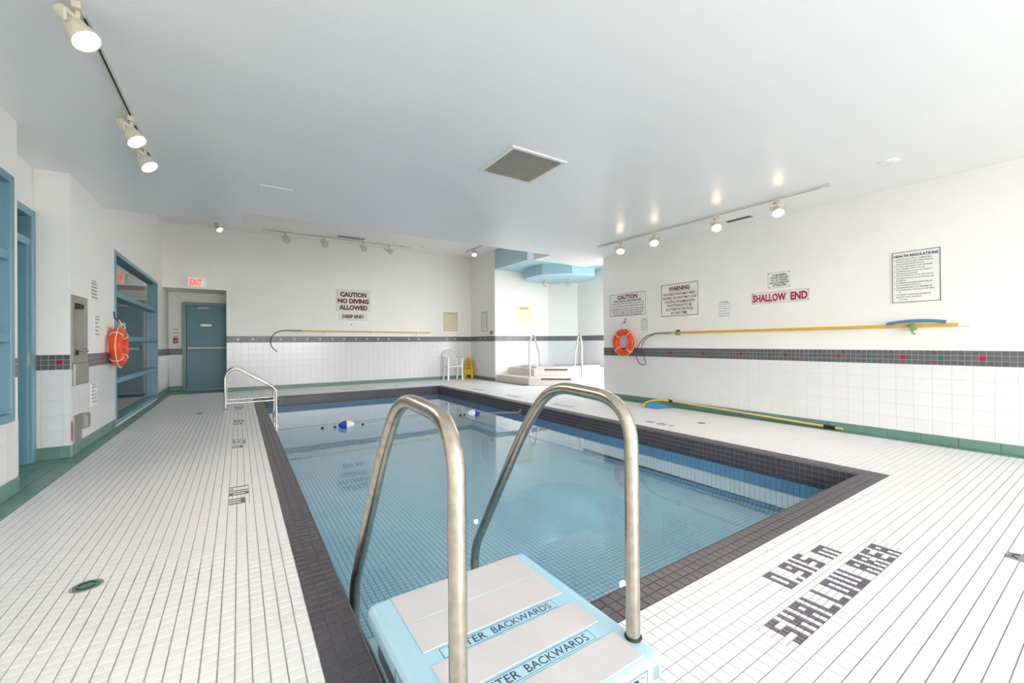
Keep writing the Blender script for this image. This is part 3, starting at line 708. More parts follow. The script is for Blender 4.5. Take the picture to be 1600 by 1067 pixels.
tag(build(g, 'plate_print', 'sign_maroon', lf), kind='stuff')
build(G().box(-1.06, -.14, YD-.1, YD, 0, .012), 'threshold', 'grey_metal', t)
# side door on the left in its teal frame with a transom
t = thing('door_2', (XD, 5.36, 0), kind='structure')
for a, b in ((DY0, DY0+.07), (DY1-.09, DY1)): build(G().box(XD-.16, XD+.02, a, b, 0, DZ1), 'jamb', 'teal_paint', t, bevel=.005)
build(G().box(XD-.11, XD-.0, DY1-.13, DY1-.09, 0, 2.07), 'door_stop', 'teal_paint', t, bevel=.003)
build(G().box(XD-.16, XD+.02, DY0+.07, DY1-.09, DZ1-.07, DZ1), 'head', 'teal_paint', t, bevel=.005)
build(G().box(XD-.16, XD+.01, DY0+.07, DY1-.09, 2.05, 2.12), 'transom_bar', 'teal_paint', t, bevel=.005)
build(G().box(XD-.09, XD-.084, DY0+.07, DY1-.09, 2.12, DZ1-.07), 'transom_pane', 'pane', t)
lf = build(G().box(XD-.15, XD-.105, DY0+.075, DY1-.135, .012, 2.045), 'leaf', 'teal_door', t, bevel=.003)
build(G().tube(fillet([(XD-.105, DY1-.2, 1.0), (XD-.05, DY1-.2, 1.0), (XD-.05, DY1-.33, 1.0)], .02), .01, 8), 'handle', 'brushed', lf, smooth=True)
build(G().box(XD-.004, XD+.0215, DY1-.094, DY1-.089, .93, 1.05), 'strike_plate', 'brushed', t)
# gym behind the left window
struct(G().box(-5.2, -5.1, 5.9, 12.6, 0, 2.7).box(-5.2, XL-.2, 12.5, 12.6, 0, 2.7).box(-5.2, XL-.2, 6.03, 6.13, 0, 2.7).box(-5.2, XL-.2, 6.03, 12.6, 2.7, 2.8), 'wall_gym', 'gym_wall')
struct(G().box(-5.2, XL-.2, 6.03, 12.6, -.05, 0), 'floor_gym', 'gym_floor')
struct(G().box(-3.2, -3.1, 4.4, 5.9, 0, 2.7).box(-3.1, -1.86, 4.4, 4.5, 0, 2.7).box(-3.2, -1.86, 4.4, 5.9, 2.7, 2.8).box(-3.2, -1.86, 5.9, 6.0, 0, 2.7).box(-3.2, -1.86, 4.4, 5.9, -.05, 0), 'wall_corridor', 'gym_wall')
struct(G().box(-3.4, -3.3, 1.6, 4.39, 0, 2.7).box(-3.4, -1.66, 4.3, 4.39, 0, 2.7).box(-3.4, -1.66, 1.5, 1.6, 0, 2.7).box(-3.4, -1.66, 1.5, 4.39, 2.7, 2.8).box(-3.4, -1.66, 1.5, 4.39, -.05, 0), 'wall_office', 'gym_wall')
t = thing('gym_fill_light', (-3.3, 9.3, 2.6), 'unseen glowing panel added to brighten the gym behind the left window', 'fill light')  # out of view, added to lift the dim gym behind the glass
build(G().box(-3.4,-3.2,8.6,10.0,2.66,2.7), 'housing', 'white_plastic', t); build(G().box(-3.36,-3.24,8.65,9.95,2.63,2.66), 'tube', 'strip', t)
def bike(loc, label):
    t = thing('exercise_bike', loc, label, 'exercise bike'); t.rotation_euler = (0, 0, math.radians(70)); L = dict(local=True)
    build(G().box(-.5,-.44,-.25,.25,0,.06).box(.44,.5,-.25,.25,0,.06).bar((-.47,0,.06),(.47,0,.06),.06,.06), 'base', 'grey_metal', t, **L)
    build(G().lathe([(.24,-.03),(.26,-.02),(.26,.02),(.24,.03)], (.28,0,.38), (0,1,0), 24), 'flywheel', 'brushed', t, True, **L)
    build(G().bar((-.05,0,.08),(-.22,0,.86),.05,.05).bar((.1,0,.08),(.42,0,1.1),.05,.05), 'frame', 'grey_metal', t, **L)
    build(G().lathe([(.02,0),(.11,.02),(.12,.05),(.05,.09)], (-.22,0,.85), (0,0,1), 14), 'saddle', 'dark', t, True, **L)
    build(G().tube(fillet([(.25,-.25,1.2),(.45,-.25,1.15),(.45,.25,1.15),(.25,.25,1.2)], .08), .016, 8), 'handlebar', 'white_plastic', t, True, **L)
    build(G().bar((.44,0,1.1),(.5,0,1.3),.22,.04), 'console', 'white_plastic', t, **L)
bike((-2.5, 9.9, 0), 'exercise bike seen dimly behind the large left window')
# treadmill
t = thing('treadmill', (-3.2, 8.6, 0), 'treadmill with raised console in dim gym behind the left window', 'treadmill')
build(G().box(-3.6,-2.8,7.8,9.4,.05,.2), 'deck', 'grey_metal', t, bevel=.02)
for x in (-3.55,-2.85): build(G().bar((x,9.2,.2),(x,9.35,1.25),.07,.07), 'upright', 'white_plastic', t)
build(G().box(-3.6,-2.8,9.2,9.4,1.2,1.45), 'console', 'white_plastic', t, bevel=.02)
build(G().tube([(-3.55,8.8,.95),(-3.55,9.3,1.1)], .02, 8).tube([(-2.85,8.8,.95),(-2.85,9.3,1.1)], .02, 8), 'handrail', 'white_plastic', t, True)

# ------------------------------------------------------------------ pool steps with rails (foreground)
t = thing('pool_step', (.777, 1.25, 0), 'pale blue moulded pool entry step with two tall steel handrails in foreground', 'pool step')
plat = build(G().box(.408, 1.147, .855, 1.66, .018, .10), 'platform', 'step_blue', t, bevel=.03, seg=5)
for a, b in ((1.452, 1.638), (1.29, 1.446), (1.085, 1.222), (.885, 1.016)):
    build(G().box(.495, 1.08, a, b, .0995, .1025), 'grip_pad', 'pad', plat, bevel=.001)
for yc in (1.254, 1.050):
    lb = build(G().box(.545, 1.012, yc-.024, yc+.024, .0995, .1012), 'label_strip', 'step_blue', plat)
    g = G(); x0, x1, z = .545, 1.012, .1014
    g.box(x0, x1, yc-.024, yc-.0225, z-.0004, z).box(x0, x1, yc+.0225, yc+.024, z-.0004, z).box(x0, x0+.0015, yc-.024, yc+.024, z-.0004, z).box(x1-.0015, x1, yc-.024, yc+.024, z-.0004, z)
    put_text(g, 'ENTER', (.64, yc, z), (1,0,0), (0,1,0), .135, .032, .0, .0004); put_text(g, 'BACKWARDS', (.862, yc, z), (1,0,0), (0,1,0), .255, .032, .0, .0004)
    build(g, 'lettering', 'navy', plat)
# plates on the lip
g = G(); fz0 = .855-.0006
for a, b, c, d in ((.66,1.06,.03,.0315),(.66,1.06,.082,.0835),(.66,.6615,.03,.0835),(1.0585,1.06,.03,.0835)): g.box(a, b, fz0-.0008, fz0, c, d)
put_text(g, 'P', (1.005, fz0, .057), (1,0,0), UP, .03, .034, .03, .0006); put_text(g, 'TM', (1.036, fz0, .068), (1,0,0), UP, .018, .009, 0, .0006)
build(g, 'front_lettering', 'navy', plat)
g = G()
for k in range(9): g.box(1.087, 1.117, fz0-.0006, fz0, .038+.0045*k, .0395+.0045*k)
build(g, 'small_print', 'print_grey', plat)
g = G(); xs = .408-.0006
for a, b, c, d in ((1.0,1.3,.03,.0315),(1.0,1.3,.082,.0835),(1.0,1.0015,.03,.0835),(1.2985,1.3,.03,.0835)): g.box(xs-.0008, xs, a, b, c, d)
put_text(g, 'IKS', (xs, 1.2, .057), (0,-1,0), UP, .12, .034, .01, .0006)
build(g, 'side_lettering', 'navy', plat)
# submerged treads and sides
for x in (.45, 1.075): build(G().box(x, x+.035, 1.34, 1.66, -.46, .018), 'side_panel', 'step_blue', t, bevel=.006)
for k, (z, yb) in enumerate(((-.12, 1.78), (-.30, 1.95))): build(G().box(.44, 1.12, 1.45, yb, z-.05, z), 'tread', 'step_blue', t, bevel=.012, seg=3)
def rail(x):
    pts = fillet([(x,.96,.06),(x,.962,.905),(x,1.40,.925),(x,1.60,.70),(x,2.10,-.06),(x,2.10,-.40)], [.16,.14,.12,.09], 9)
    return G().tube(pts, .0242, 18)
for x in (.462, 1.118):
    rl = build(rail(x), 'handrail', 'worn_steel', t, True)
    build(G().lathe([(.028,0),(.030,.004),(.028,.008)], (x,.96,.1), (0,0,1), 18), 'socket_ring', 'dark', rl)
    build(G().lathe([(.0255,0),(.0255,.03)], (x,2.10,-.16), (0,0,1), 18), 'joint_sleeve', 'worn_steel', rl)

# ------------------------------------------------------------------ pool ladder at the deep end
t = thing('pool_ladder', (.18, 8.85, 0), 'steel pool ladder with twin curved rails at left deep end', 'ladder')
for y in (8.583, 9.12):
    pts = fillet([(-.195,y,0),(-.20,y,.60),(-.06,y,.715),(.50,y,.345),(.557,y,.28),(.557,y,-.46)], [.12,.09,.05,.05], 8)
    rl = build(G().tube(pts, .021, 14), 'rail', 'steel', t, True)
    build(G().tube([(-.195,y,.10),(.55,y,.105)], .016, 12), 'cross_bar', 'steel', t, True)
    build(G().lathe([(.05,0),(.05,.008),(.03,.016)], (-.195,y,0), (0,0,1), 16), 'foot_plate', 'brushed', rl, True)
    build(G().lathe([(.026,0),(.03,.01),(.03,.05),(.026,.06)], (.557,y,-.46), (0,0,1), 14), 'rubber_bumper', 'white_plastic', rl, True)
for z in (-.15, -.38): build(G().box(.53, .60, 8.583, 9.12, z-.02, z), 'tread', 'white_plastic', t, bevel=.006)

# ------------------------------------------------------------------ float line
rope = [(PX0+.01,6.93,WL+.01),(1.1,6.80,WL+.008),(1.38,6.755,WL+.012),(2.4,6.68,WL+.006),(3.5,6.565,WL+.012),(4.0,6.42,WL+.008),(PX1-.012,6.25,WL+.012)]
t = thing('float_line', (2.34, 6.7, WL), 'safety float rope with blue and white floats across the pool', 'rope')
build(G().tube(spline(rope, 8), .0035, 6), 'rope', 'rope', t, True)
for x, y in ((1.38, 6.755), (3.5, 6.57)):
    d = Vector((1, -.09, 0)).normalized() if x < 2 else Vector((-1, .12, 0)).normalized(); c = Vector((x, y, WL+.03))
    f = build(G().lathe([(.012,-.115),(.035,-.1),(.055,-.06),(.065,0)], c, d, 18), 'float_blue_half', 'float_blue', t, True)
    build(G().lathe([(.065,0),(.055,.06),(.035,.1),(.012,.115)], c, d, 18), 'float_white_half', 'white_plastic', t, True)
for x, y in ((1.05,6.81),(1.22,6.78),(1.62,6.74),(2.1,6.70),(2.7,6.655),(3.25,6.60),(3.32,6.59)):
    build(G().lathe([(.006,-.022),(.014,-.012),(.014,.012),(.006,.022)], (x, y, WL+.013), (1,-.09,0), 10), 'rope_stop', 'dark', t, True)
for x, y in ((PX0, 6.93), (PX1, 6.25)): build(G().lathe([(.03,0),(.03,.012),(.012,.02)], (x+(.0 if x < 1 else 0), y, WL+.03), (1 if x < 1 else -1, 0, 0), 12), 'wall_anchor', 'brushed', t, True)

# ------------------------------------------------------------------ life rings
def torus_pts(c, u, v, R, n=40): return [Vector(c)+Vector(u)*R*math.cos(2*math.pi*k/n)+Vector(v)*R*math.sin(2*math.pi*k/n) for k in range(n)]
def ring(c, u, n, label):
    c = Vector(c); u = Vector(u); n = Vector(n)
    t = thing('life_ring', tuple(c-UP*.27), label, 'life ring')
    r0 = build(G().tube(torus_pts(c, u, UP, .198), .062, 16, True), 'ring', 'ring_orange', t, True)
    pts = []
    for k in range(48):
        a = 2*math.pi*k/48; rr = .266+.012*math.cos(4*a); pts.append(c+u*rr*math.cos(a)+UP*rr*math.sin(a)+n*.012)
    build(G().tube(pts, .006, 6, True), 'grab_rope', 'rope', r0, True)
    for k in range(4):
        a = math.pi/4+k*math.pi/2; m = c+(u*math.cos(a)+UP*math.sin(a))*.198; d = (-u*math.sin(a)+UP*math.cos(a))
        e = (u*math.cos(a)+UP*math.sin(a))
        build(G().tube([m+(e*math.cos(q)+n*math.sin(q))*.0635 for q in [2*math.pi*i/16 for i in range(16)]], .007, 6, True), 'rope_wrap', 'rope', r0, True)
    hk = c+UP*.36-n*.05
    build(G().tube(fillet([hk+UP*.1, hk+n*.01, hk+n*.05, hk+n*.05+UP*.03], .015), .007, 8), 'hook', 'dark', t, True)
    build(G().tube(spline([hk+n*.045, c+UP*.30+u*.03+n*.02, c+UP*.24+u*.05+n*.05, c+UP*.1+u*.02-n*.045, c-UP*.15-n*.045], 6), .006, 6), 'hanging_rope', 'rope', t, True)
ring((XR-.075, 5.43, 1.10), (0,-1,0), (-1,0,0), 'orange life ring hanging on right wall under the CAUTION sign')
ring((XL+.085, 7.40, 1.09), (0,1,0), (1,0,0), 'orange life ring hanging on left wall at edge of the teal window')

# ------------------------------------------------------------------ poles
t = thing('rescue_pole', (2.9, YB-.06, 1.4), 'yellow rescue pole with shepherd crook hung on back wall', 'pole')
build(G().tube([(1.31,YB-.055,1.447),(4.81,YB-.055,1.42)], .016, 10), 'shaft', 'pole_yellow', t, True)
build(G().tube([(1.02,YB-.055,1.449),(1.34,YB-.055,1.447)], .019, 10), 'sleeve', 'grey_metal', t, True)
build(G().tube(spline([(1.06,YB-.055,1.45),(.88,YB-.055,1.44),(.73,YB-.055,1.36),(.655,YB-.055,1.22),(.68,YB-.055,1.05),(.79,YB-.055,.92)], 8), .011, 8), 'crook', 'hook_steel', t, True)
for x in (1.9, 3.1, 4.4): build(G().box(x-.015, x+.015, YB-.08, YB, 1.385, 1.43), 'wall_hook', 'white_plastic', t)
t = thing('rescue_pole', (XR-.06, 2.8, 1.25), 'long yellow rescue pole with wire crook hung on right wall', 'pole')
xp = XR-.06
build(G().tube([(xp,4.40,1.257),(xp,1.02,1.262)], .0175, 10), 'shaft', 'pole_yellow', t, True)
build(G().tube([(xp,4.75,1.252),(xp,4.38,1.257)], .014, 10), 'sleeve', 'grey_metal', t, True)
build(G().tube([(xp,1.03,1.262),(xp,.985,1.262)], .019, 10).tube([(xp,.985,1.262),(xp,.95,1.262)], .023, 10), 'end_cap', 'white_plastic', t, True)
build(G().tube(spline([(xp,4.72,1.252),(xp,4.92,1.20),(xp,5.08,1.06),(xp,5.15,.90),(xp,5.12,.77),(xp,5.02,.685),(xp,4.94,.72),(xp,4.97,.84),(xp,5.03,.98),(xp,4.95,1.14),(xp,4.74,1.246)], 8), .007, 8), 'crook', 'hook_steel', t, True)
for y in (4.285, 1.37):
    build(G().box(xp-.03, XR, y-.018, y+.018, 1.215, 1.242).box(xp-.035, xp-.024, y-.018, y+.018, 1.215, 1.285), 'wall_clip', 'clip_green', t, bevel=.003)
build(G().box(xp-.03, xp+.025, 4.25, 4.29, 1.272, 1.30), 'clip_cap', 'dark', t)
t = thing('wall_brush', (XR-.10, 1.35, 1.26), 'blue curved pool wall brush resting on the rescue pole', 'brush')
yy = np.linspace(1.585, 1.115, 13); g = G()
build(G().tube([(XR-.10, y, 1.283+.030*(1-((y-1.33)/.26)**2)) for y in yy], .017, 10), 'brush_back', 'brush_blue', t, True)
build(G().tube([(XR-.075, y, 1.30+.028*(1-((y-1.33)/.26)**2)) for y in yy[2:]], .010, 8), 'bristles', 'white_plastic', t, True)
build(G().bar((XR-.1,1.37,1.32),(XR-.1,1.37,1.20),.03,.03).tube(fillet([(XR-.1,1.37,1.22),(XR-.11,1.37,1.175),(XR-.11,1.345,1.175)], .01), .008, 8), 'handle', 'clip_green', t)
t = thing('leaf_skimmer', (6.1, 3.3, 0), 'yellow pole leaf skimmer with blue net lying along right wall base', 'skimmer')
A, B = Vector((6.12, 4.42, .10)), Vector((6.155, 2.02, .022))
build(G().tube([A, B], .016, 10), 'shaft', 'pole_pale', t, True)
build(G().tube([A+(B-A)*.92, A+(B-A)*.97], .021, 10), 'grip', 'dark', t, True); build(G().tube([A+(B-A)*-.02, A+(B-A)*.02], .022, 10), 'socket', 'navy', t, True)
build(G().tube(spline([A, (5.98,4.62,.10), (5.80,4.70,.05), (5.70,4.62,.02)], 6), .014, 8), 'rim', 'bright_yellow', t, True)
# crumpled net bag
rnd = random.Random(3); g = G(); n1, n2 = 12, 8; V = []
for i in range(n1):
    for j in range(n2):
        a = i/(n1-1); b = j/(n2-1); h = .085*math.sin(math.pi*min(1, a*1.1))*(1-b)**.8+.012*rnd.random()
        V.append((5.70+.40*a, 4.62-.16*a*.9-.24*b*(1-.35*a)+.01*rnd.random(), .004+h*(1 if b > 0 else 1)))
g.add(V, [(i*n2+j, (i+1)*n2+j, (i+1)*n2+j+1, i*n2+j+1) for i in range(n1-1) for j in range(n2-1)])
o = build(g, 'net', 'net_blue', t); so = o.modifiers.new('solid', 'SOLIDIFY'); so.thickness = .003

# ------------------------------------------------------------------ drinking fountain, outlets, switch
t = thing('drinking_fountain', (XL, 6.11, .70), 'tall recessed stainless drinking fountain on left wall', 'drinking fountain')
y0, y1, z0, z1 = 5.875, 6.36, .93, 1.62
g = G()
for q0, q1, e0, e1 in ((y0, FY0+.005, z0, z1), (FY1-.005, y1, z0, z1), (FY0+.005, FY1-.005, FZ1-.005, z1), (FY0+.005, FY1-.005, z0, FZ0+.03)): g.box(XL, XL+.016, q0, q1, e0, e1)
build(g, 'surround', 'brushed', t)
V = []; n = 16
for k in range(n+1):
    a = math.pi*k/n; yy_ = (FY0+FY1)/2-math.cos(a)*(FY1-FY0)*.499; xx_ = XL-.002-.13*math.sin(a)**.7
    V += [(xx_, yy_, FZ0+.001), (xx_, yy_, FZ1-.001)]
build(G().add(V, [(2*k, 2*k+2, 2*k+3, 2*k+1) for k in range(n)]), 'hollow', 'hollow_steel', t, True)
build(G().box(XL-.16, XL+.002, FY0+.002, FY1-.002, FZ0, FZ0+.012), 'basin', 'steel', t)
build(G().box(XL-.16, XL-.001, FY0+.002, FY1-.002, FZ1-.045, FZ1-.001), 'hollow_top', 'dark', t)  # shade at the top of the recess is put into the dark colour
build(G().lathe([(.012,0),(.02,.02),(.018,.05),(.010,.07)], (XL-.02, y0+.13, FZ0+.012), (0,0,1), 12), 'spout', 'steel', t, True)
build(G().lathe([(.02,0),(.02,.012),(.012,.016)], (XL+.016, y0+.11, z0+.10), (1,0,0), 12), 'push_button', 'dark', t, True)
build(G().tube(spline([(XL+.012, FY0+.01, FZ0+.03), (XL+.045, (FY0+FY1)/2-.08, FZ0+.012), (XL+.045, (FY0+FY1)/2+.08, FZ0+.012), (XL+.012, FY1-.01, FZ0+.03)], 6), .012, 8), 'basin_lip', 'steel', t, True)
build(G().box(XL+.008, XL+.03, y0+.01, y1-.02, .705, z0-.006), 'access_panel', 'brushed', t, bevel=.004)
t = thing('wall_outlet', (XL, 6.01, .11), 'grey metal cover plate low on left wall near corner', 'cover plate')
build(G().box(XL, XL+.022, 5.895, 6.13, .12, .40), 'plate', 'grey_metal', t, bevel=.004)
for y, z in ((5.92,.15),(6.105,.15),(5.92,.37),(6.105,.37)): build(G().lathe([(.007,0),(.005,.004)], (XL+.022, y, z), (1,0,0), 8), 'screw', 'brushed', t)
t = thing('outlet_box', (XL, 6.23, .22), 'small grey outlet box beside the metal cover plate', 'outlet')
build(G().box(XL, XL+.045, 6.16, 6.31, .23, .385), 'box', 'grey_metal', t, bevel=.005); build(G().box(XL+.045, XL+.052, 6.18, 6.29, .25, .365), 'lid', 'brushed', t, bevel=.002)
t = thing('light_switch', (XR, 10.43, 1.36), 'small wall switch on pier beside spa alcove', 'switch')
build(G().box(XR-.015, XR, 10.33, 10.42, 1.35, 1.47), 'plate', 'white_plastic', t, bevel=.003); build(G().box(XR-.04, XR, 10.45, 10.53, 1.35, 1.46), 'key_box', 'print_brown', t, bevel=.004)
build(G().box(XR-.022, XR-.015, 10.36, 10.39, 1.39, 1.43), 'toggle', 'grey_metal', t)
t = thing('wall_sensor', (2.57, YB, 1.60), 'tiny white knob on back wall below the DEEP END sign', 'knob')
build(G().lathe([(.03,0),(.03,.01),(.018,.03)], (2.57, YB, 1.63), (0,-1,0), 12), 'knob', 'white_plastic', t, True); build(G().lathe([(.006,.03),(.006,.05)], (2.57, YB, 1.63), (0,-1,0), 8), 'pin', 'brushed', t)

# ------------------------------------------------------------------ drains
def drain(x, y, label, m='drain_green', r=.058):
    t = thing('floor_drain', (x, y, -.003), label, 'drain')
    build(G().lathe([(r,0),(r,.0045),(r*.86,.0045),(r*.86,.002),(.001,.002)], (x,y,-.0034), (0,0,1), 28), 'rim', 'brushed', t, True)
    c = build(G().lathe([(r*.84,0),(r*.82,.003),(.001,.0032)], (x,y,-.001), (0,0,1), 28), 'cover', m, t, True)
    for s in (-1, 1):
        pts = [(x+math.cos(a)*r*.55*1.0, y+math.sin(a)*r*.55*s*1.0, .0024) for a in np.linspace(.35, math.pi-.35, 9)]
        build(G().tube(pts, .0035, 6), 'slot', 'dark', c)
drain(-.59, 2.68, 'round green floor drain in the near left deck')
drain(5.227, 3.289, 'small round floor drain on the right deck near skimmer', 'grey_metal')
drain(-.54, 8.37, 'round floor drain on left deck near the pool ladder', 'grey_metal')
drain(3.42, 10.69, 'round floor drain on far deck behind the pool', 'grey_metal')
drain(3.3, .34, 'metal floor drain cut off at right edge of the photo', 'grey_metal')

# ------------------------------------------------------------------ chair and wet floor sign
t = thing('plastic_chair', (5.40, 11.46, 0), 'white plastic garden armchair with lattice back against back wall', 'chair', rz=math.radians(-6)); K = dict(local=True)
for sx in (-1, 1):
    build(G().bar((sx*.22,-.22,.0),(sx*.215,-.20,.64),.045,.05), 'front_leg', 'white_plastic', t, bevel=.006, **K)
    build(G().bar((sx*.22,.25,.0),(sx*.20,.17,.43),.045,.05), 'rear_leg', 'white_plastic', t, bevel=.006, **K)
    build(G().tube(spline([(sx*.22,-.24,.645),(sx*.25,-.08,.66),(sx*.245,.10,.665),(sx*.22,.20,.72)], 5), .026, 8), 'armrest', 'white_plastic', t, True, **K)
build(G().add([(-.22,-.23,.43),(.22,-.23,.43),(.20,.18,.405),(-.20,.18,.405),(-.22,-.23,.395),(.22,-.23,.395),(.20,.18,.37),(-.20,.18,.37)], [(0,1,2,3),(7,6,5,4),(0,4,5,1),(1,5,6,2),(2,6,7,3),(3,7,4,0)]), 'seat', 'white_plastic', t, bevel=.012, **K)
arch = spline([(-.20,.19,.40),(-.22,.23,.60),(-.215,.27,.78),(-.13,.29,.875),(0,.295,.90),(.13,.29,.875),(.215,.27,.78),(.22,.23,.60),(.20,.19,.40)], 5)
bk = build(G().tube(arch, .022, 8), 'back_frame', 'white_plastic', t, True, **K)
def bpt(x, z): return (x, .19+(z-.4)*.21, z)
for s in (-1, 1):
    for c in np.arange(-.40, .81, .075):
        pts = []
        for z in np.linspace(.44, .865, 18):
            x = s*(z-.44)*.85+(-s*c+ (0)); lim = .205 if z < .76 else .205-(z-.76)*1.0
            if abs(x) < lim: pts.append(bpt(x, z))
        if len(pts) > 2: build(G().bar(pts[0], pts[-1], .020, .014, (0,1,0)), 'lattice_slat', 'white_plastic', bk, local=True)
t = thing('wet_floor_sign', (6.0, 11.60, 0), 'folded yellow wet floor sign leaning in the back right corner', 'floor sign', rz=math.radians(-38))
def panel(y0, y1, m, nm, dz=0):
    g = G(); P = [(-.15,0),(-.09,0),(-.085,.12),(.085,.12),(.09,0),(.15,0),(.085,.60),(.04,.64),(-.04,.64),(-.085,.60)]
    V = []
    for d in (0, .02): V += [(x, y0+(y1-y0)*z/.64+d, z) for x, z in P]
    n = len(P); g.add(V, [tuple(range(n)), tuple(range(2*n-1, n-1, -1))]+[(i+n, (i+1)%n+n, (i+1)%n, i) for i in range(n)])
    return build(g, nm, m, t, local=True)
fp = panel(-.10, .06, 'sign_yellow', 'front_panel'); panel(.13, .085, 'bright_yellow', 'back_panel')
g = G()
for k, (tx, z, w, h) in enumerate((('CAUTION', .52, .13, .05), ('WET', .42, .12, .07), ('FLOOR', .32, .16, .07))):
    y = -.10+.16*z/.64; put_text(g, tx, (0, y-.002, z), (1,0,0), Vector((0,.16,.64)).normalized(), w, h, .02, .001)
build(g, 'lettering', 'dark', fp, local=True)
build(G().tube([(-.05,.075,.635),(.05,.075,.635)], .015, 8), 'hinge', 'bright_yellow', t, True, local=True)

# ------------------------------------------------------------------ spa in the alcove
spa = thing('spa_platform', (7.6, 9.0, 0), 'raised white tiled spa tub with two steps in the bright alcove', 'spa')
def inset_tub(): return [(7.15,9.62),(7.15,9.15),(7.55,8.75),(8.2,8.75),(8.6,9.1),(8.6,9.5),(8.1,10.0),(7.5,10.0)]
S1 = [(6.235,10.28),(6.235,8.70),(7.24,7.79),(8.79,7.79),(8.79,9.62),(8.13,10.28)]
S2 = [(6.66,10.28),(6.70,9.10),(7.58,8.40),(8.79,8.40),(8.79,9.62),(8.13,10.28)]
s1 = build(G().prism(S1, 0, .19), 'lower_step', 'stone', spa, bevel=.008)
s2 = build(G().prism(S2, .19, .39), 'upper_step', 'stone', spa, bevel=.008)
# rim ring around the tub
g = G(); tub = inset_tub(); outr = [(6.85,9.95),(6.85,9.2),(7.63,8.52),(8.6,8.52),(8.77,8.7),(8.77,9.58),(8.1,10.25),(7.2,10.25)]
n = len(tub); V = [(x,y,.39) for x,y in outr]+[(x,y,.445) for x,y in outr]+[(x,y,.445) for x,y in tub]+[(x,y,.39) for x,y in tub]
g.add(V, [f for i in range(n) for j in [(i+1)%n] for f in ((i,j,n+j,n+i),(n+i,n+j,2*n+j,2*n+i),(2*n+i,2*n+j,3*n+j,3*n+i))])
build(g, 'tub_rim', 'stone', spa)
build(G().prism(tub, .391, .41), 'tub_water', 'pool_blue', spa)
dirf = Vector((7.24-6.235, 7.79-8.70, 0)).normalized(); nf = Vector((dirf.y, -dirf.x, 0))
for st, (a, b), z, cnt, f0, f1 in ((s1, ((6.235,8.70),(7.24,7.79)), .165, 16, .235, .80), (s2, ((6.70,9.10),(7.58,8.40)), .365, 12, .25, .81)):
    a, b = Vector((*a, 0)), Vector((*b, 0)); d = (b-a).normalized(); nn = Vector((d.y, -d.x, 0))
    for k in range(cnt):
        c = a+(b-a)*(f0+(f1-f0)*(k+.5)/cnt); w = (b-a).length*(f1-f0)/cnt
        tile_obj('nosing_tile', w*.86, .045, .004, 'sign_black', frame((c.x+nn.x*.0, c.y+nn.y*.0, z), d, (0,0,1)), st)
def spa_rail(F, B, label):
    t = thing('spa_handrail', F, label, 'handrail'); F, B = Vector(F), Vector(B); h = Vector((B.x-F.x, B.y-F.y, 0))
    p = fillet([F, F+Vector((0,0,.92)), F+h*.22+Vector((0,0,1.12)), F+h*.42+Vector((0,0,1.10)), B+Vector((0,0,.40))-h*.1, B], [.14,.08,.08,.08], 7)
    rl = build(G().tube(p, .024, 12), 'rail', 'steel', t, True)
    for q_ in (F, B): build(G().lathe([(.05,0),(.05,.01),(.03,.018)], q_, (0,0,1), 14), 'flange', 'brushed', rl, True)
spa_rail((6.40,8.88,.19), (7.046,9.277,.39), 'curved steel handrail on left side of spa steps')
spa_rail((7.44,8.02,.19), (7.781,8.664,.39), 'curved steel handrail on right side of spa steps')

# ------------------------------------------------------------------ ceiling fittings
def head_parts(t, p, aim, lit, s=1.0, sub=None, base='cream_metal'):
    """one spot head hung from point p on the track"""
    p = Vector(p); aim = Vector(aim).normalized(); side = aim.cross(UP).normalized()
    piv = p-UP*.13*s
    build(G().box(p.x-.018*s, p.x+.018*s, p.y-.04*s, p.y+.04*s, p.z-.035*s, p.z), 'track_adapter', base, t, bevel=.003)
    g = G(); 
    g.bar(p-UP*.035*s, piv+UP*.055*s, .016*s, .016*s)
    g.bar(piv+UP*.055*s-side*.07*s, piv+UP*.055*s+side*.07*s, .012*s, .02*s)
    for e in (-1, 1): g.bar(piv+UP*.06*s+side*e*.07*s, piv+side*e*.07*s, .01*s, .018*s)
    build(g, 'yoke', base, t)
    c = build(G().lathe([(.001,-.13*s),(.032*s,-.125*s),(.034*s,-.055*s),(.045*s,-.03*s),(.062*s,.04*s),(.064*s,.06*s),(.058*s,.06*s),(.056*s,.045*s)], piv, aim, 20), 'lamp_can', base, t, True)
    build(G().lathe([(.001,.046*s),(.057*s,.048*s),(.05*s,.056*s),(.001,.06*s)], piv, aim, 20), 'lens', 'lens' if lit else 'unlit_lens', c, True)
    if lit:
        l = bpy.data.lights.new('spot_light', 'SPOT'); l.energy = LAMP_W; l.color = (1.0, .84, .64); l.spot_size = math.radians(110); l.spot_blend = .6; l.shadow_soft_size = .05
        o = bpy.data.objects.new('spot_light', l); COL.objects.link(o); o.parent = t
        o.location = piv+aim*.075*s-OFF[t]; o.rotation_euler = aim.to_track_quat('-Z', 'Y').to_euler()
def track(p, q, label, zt):
    p, q = Vector((*p, zt)), Vector((*q, zt)); c = (p+q)/2
    t = thing('light_track', tuple(c-UP*.02), label, 'light track')
    build(G().bar(p-UP*.010, q-UP*.010, .034, .020), 'rail', 'track_white', t, bevel=.002)
    build(G().bar(p+(q-p)*.02-UP*.0205, p+(q-p)*.98-UP*.0205, .010, .002), 'slot', 'dark', t)
    for e in (p, q): build(G().obox(e-UP*.012, (1,0,0), (0,1,0), (0,0,1), .022, .03, .013), 'end_cap', 'track_white', t, bevel=.003)
    return t
def head(p, aim, label, lit=True, group=None, s=1.0):
    t = thing('spot_lamp', (p[0], p[1], p[2]-.2), label, 'spot lamp', group); head_parts(t, p, aim, lit, s); return t
track((5.37, 5.30), (5.40, 1.89), 'long white light track on ceiling along right wall', ZC)
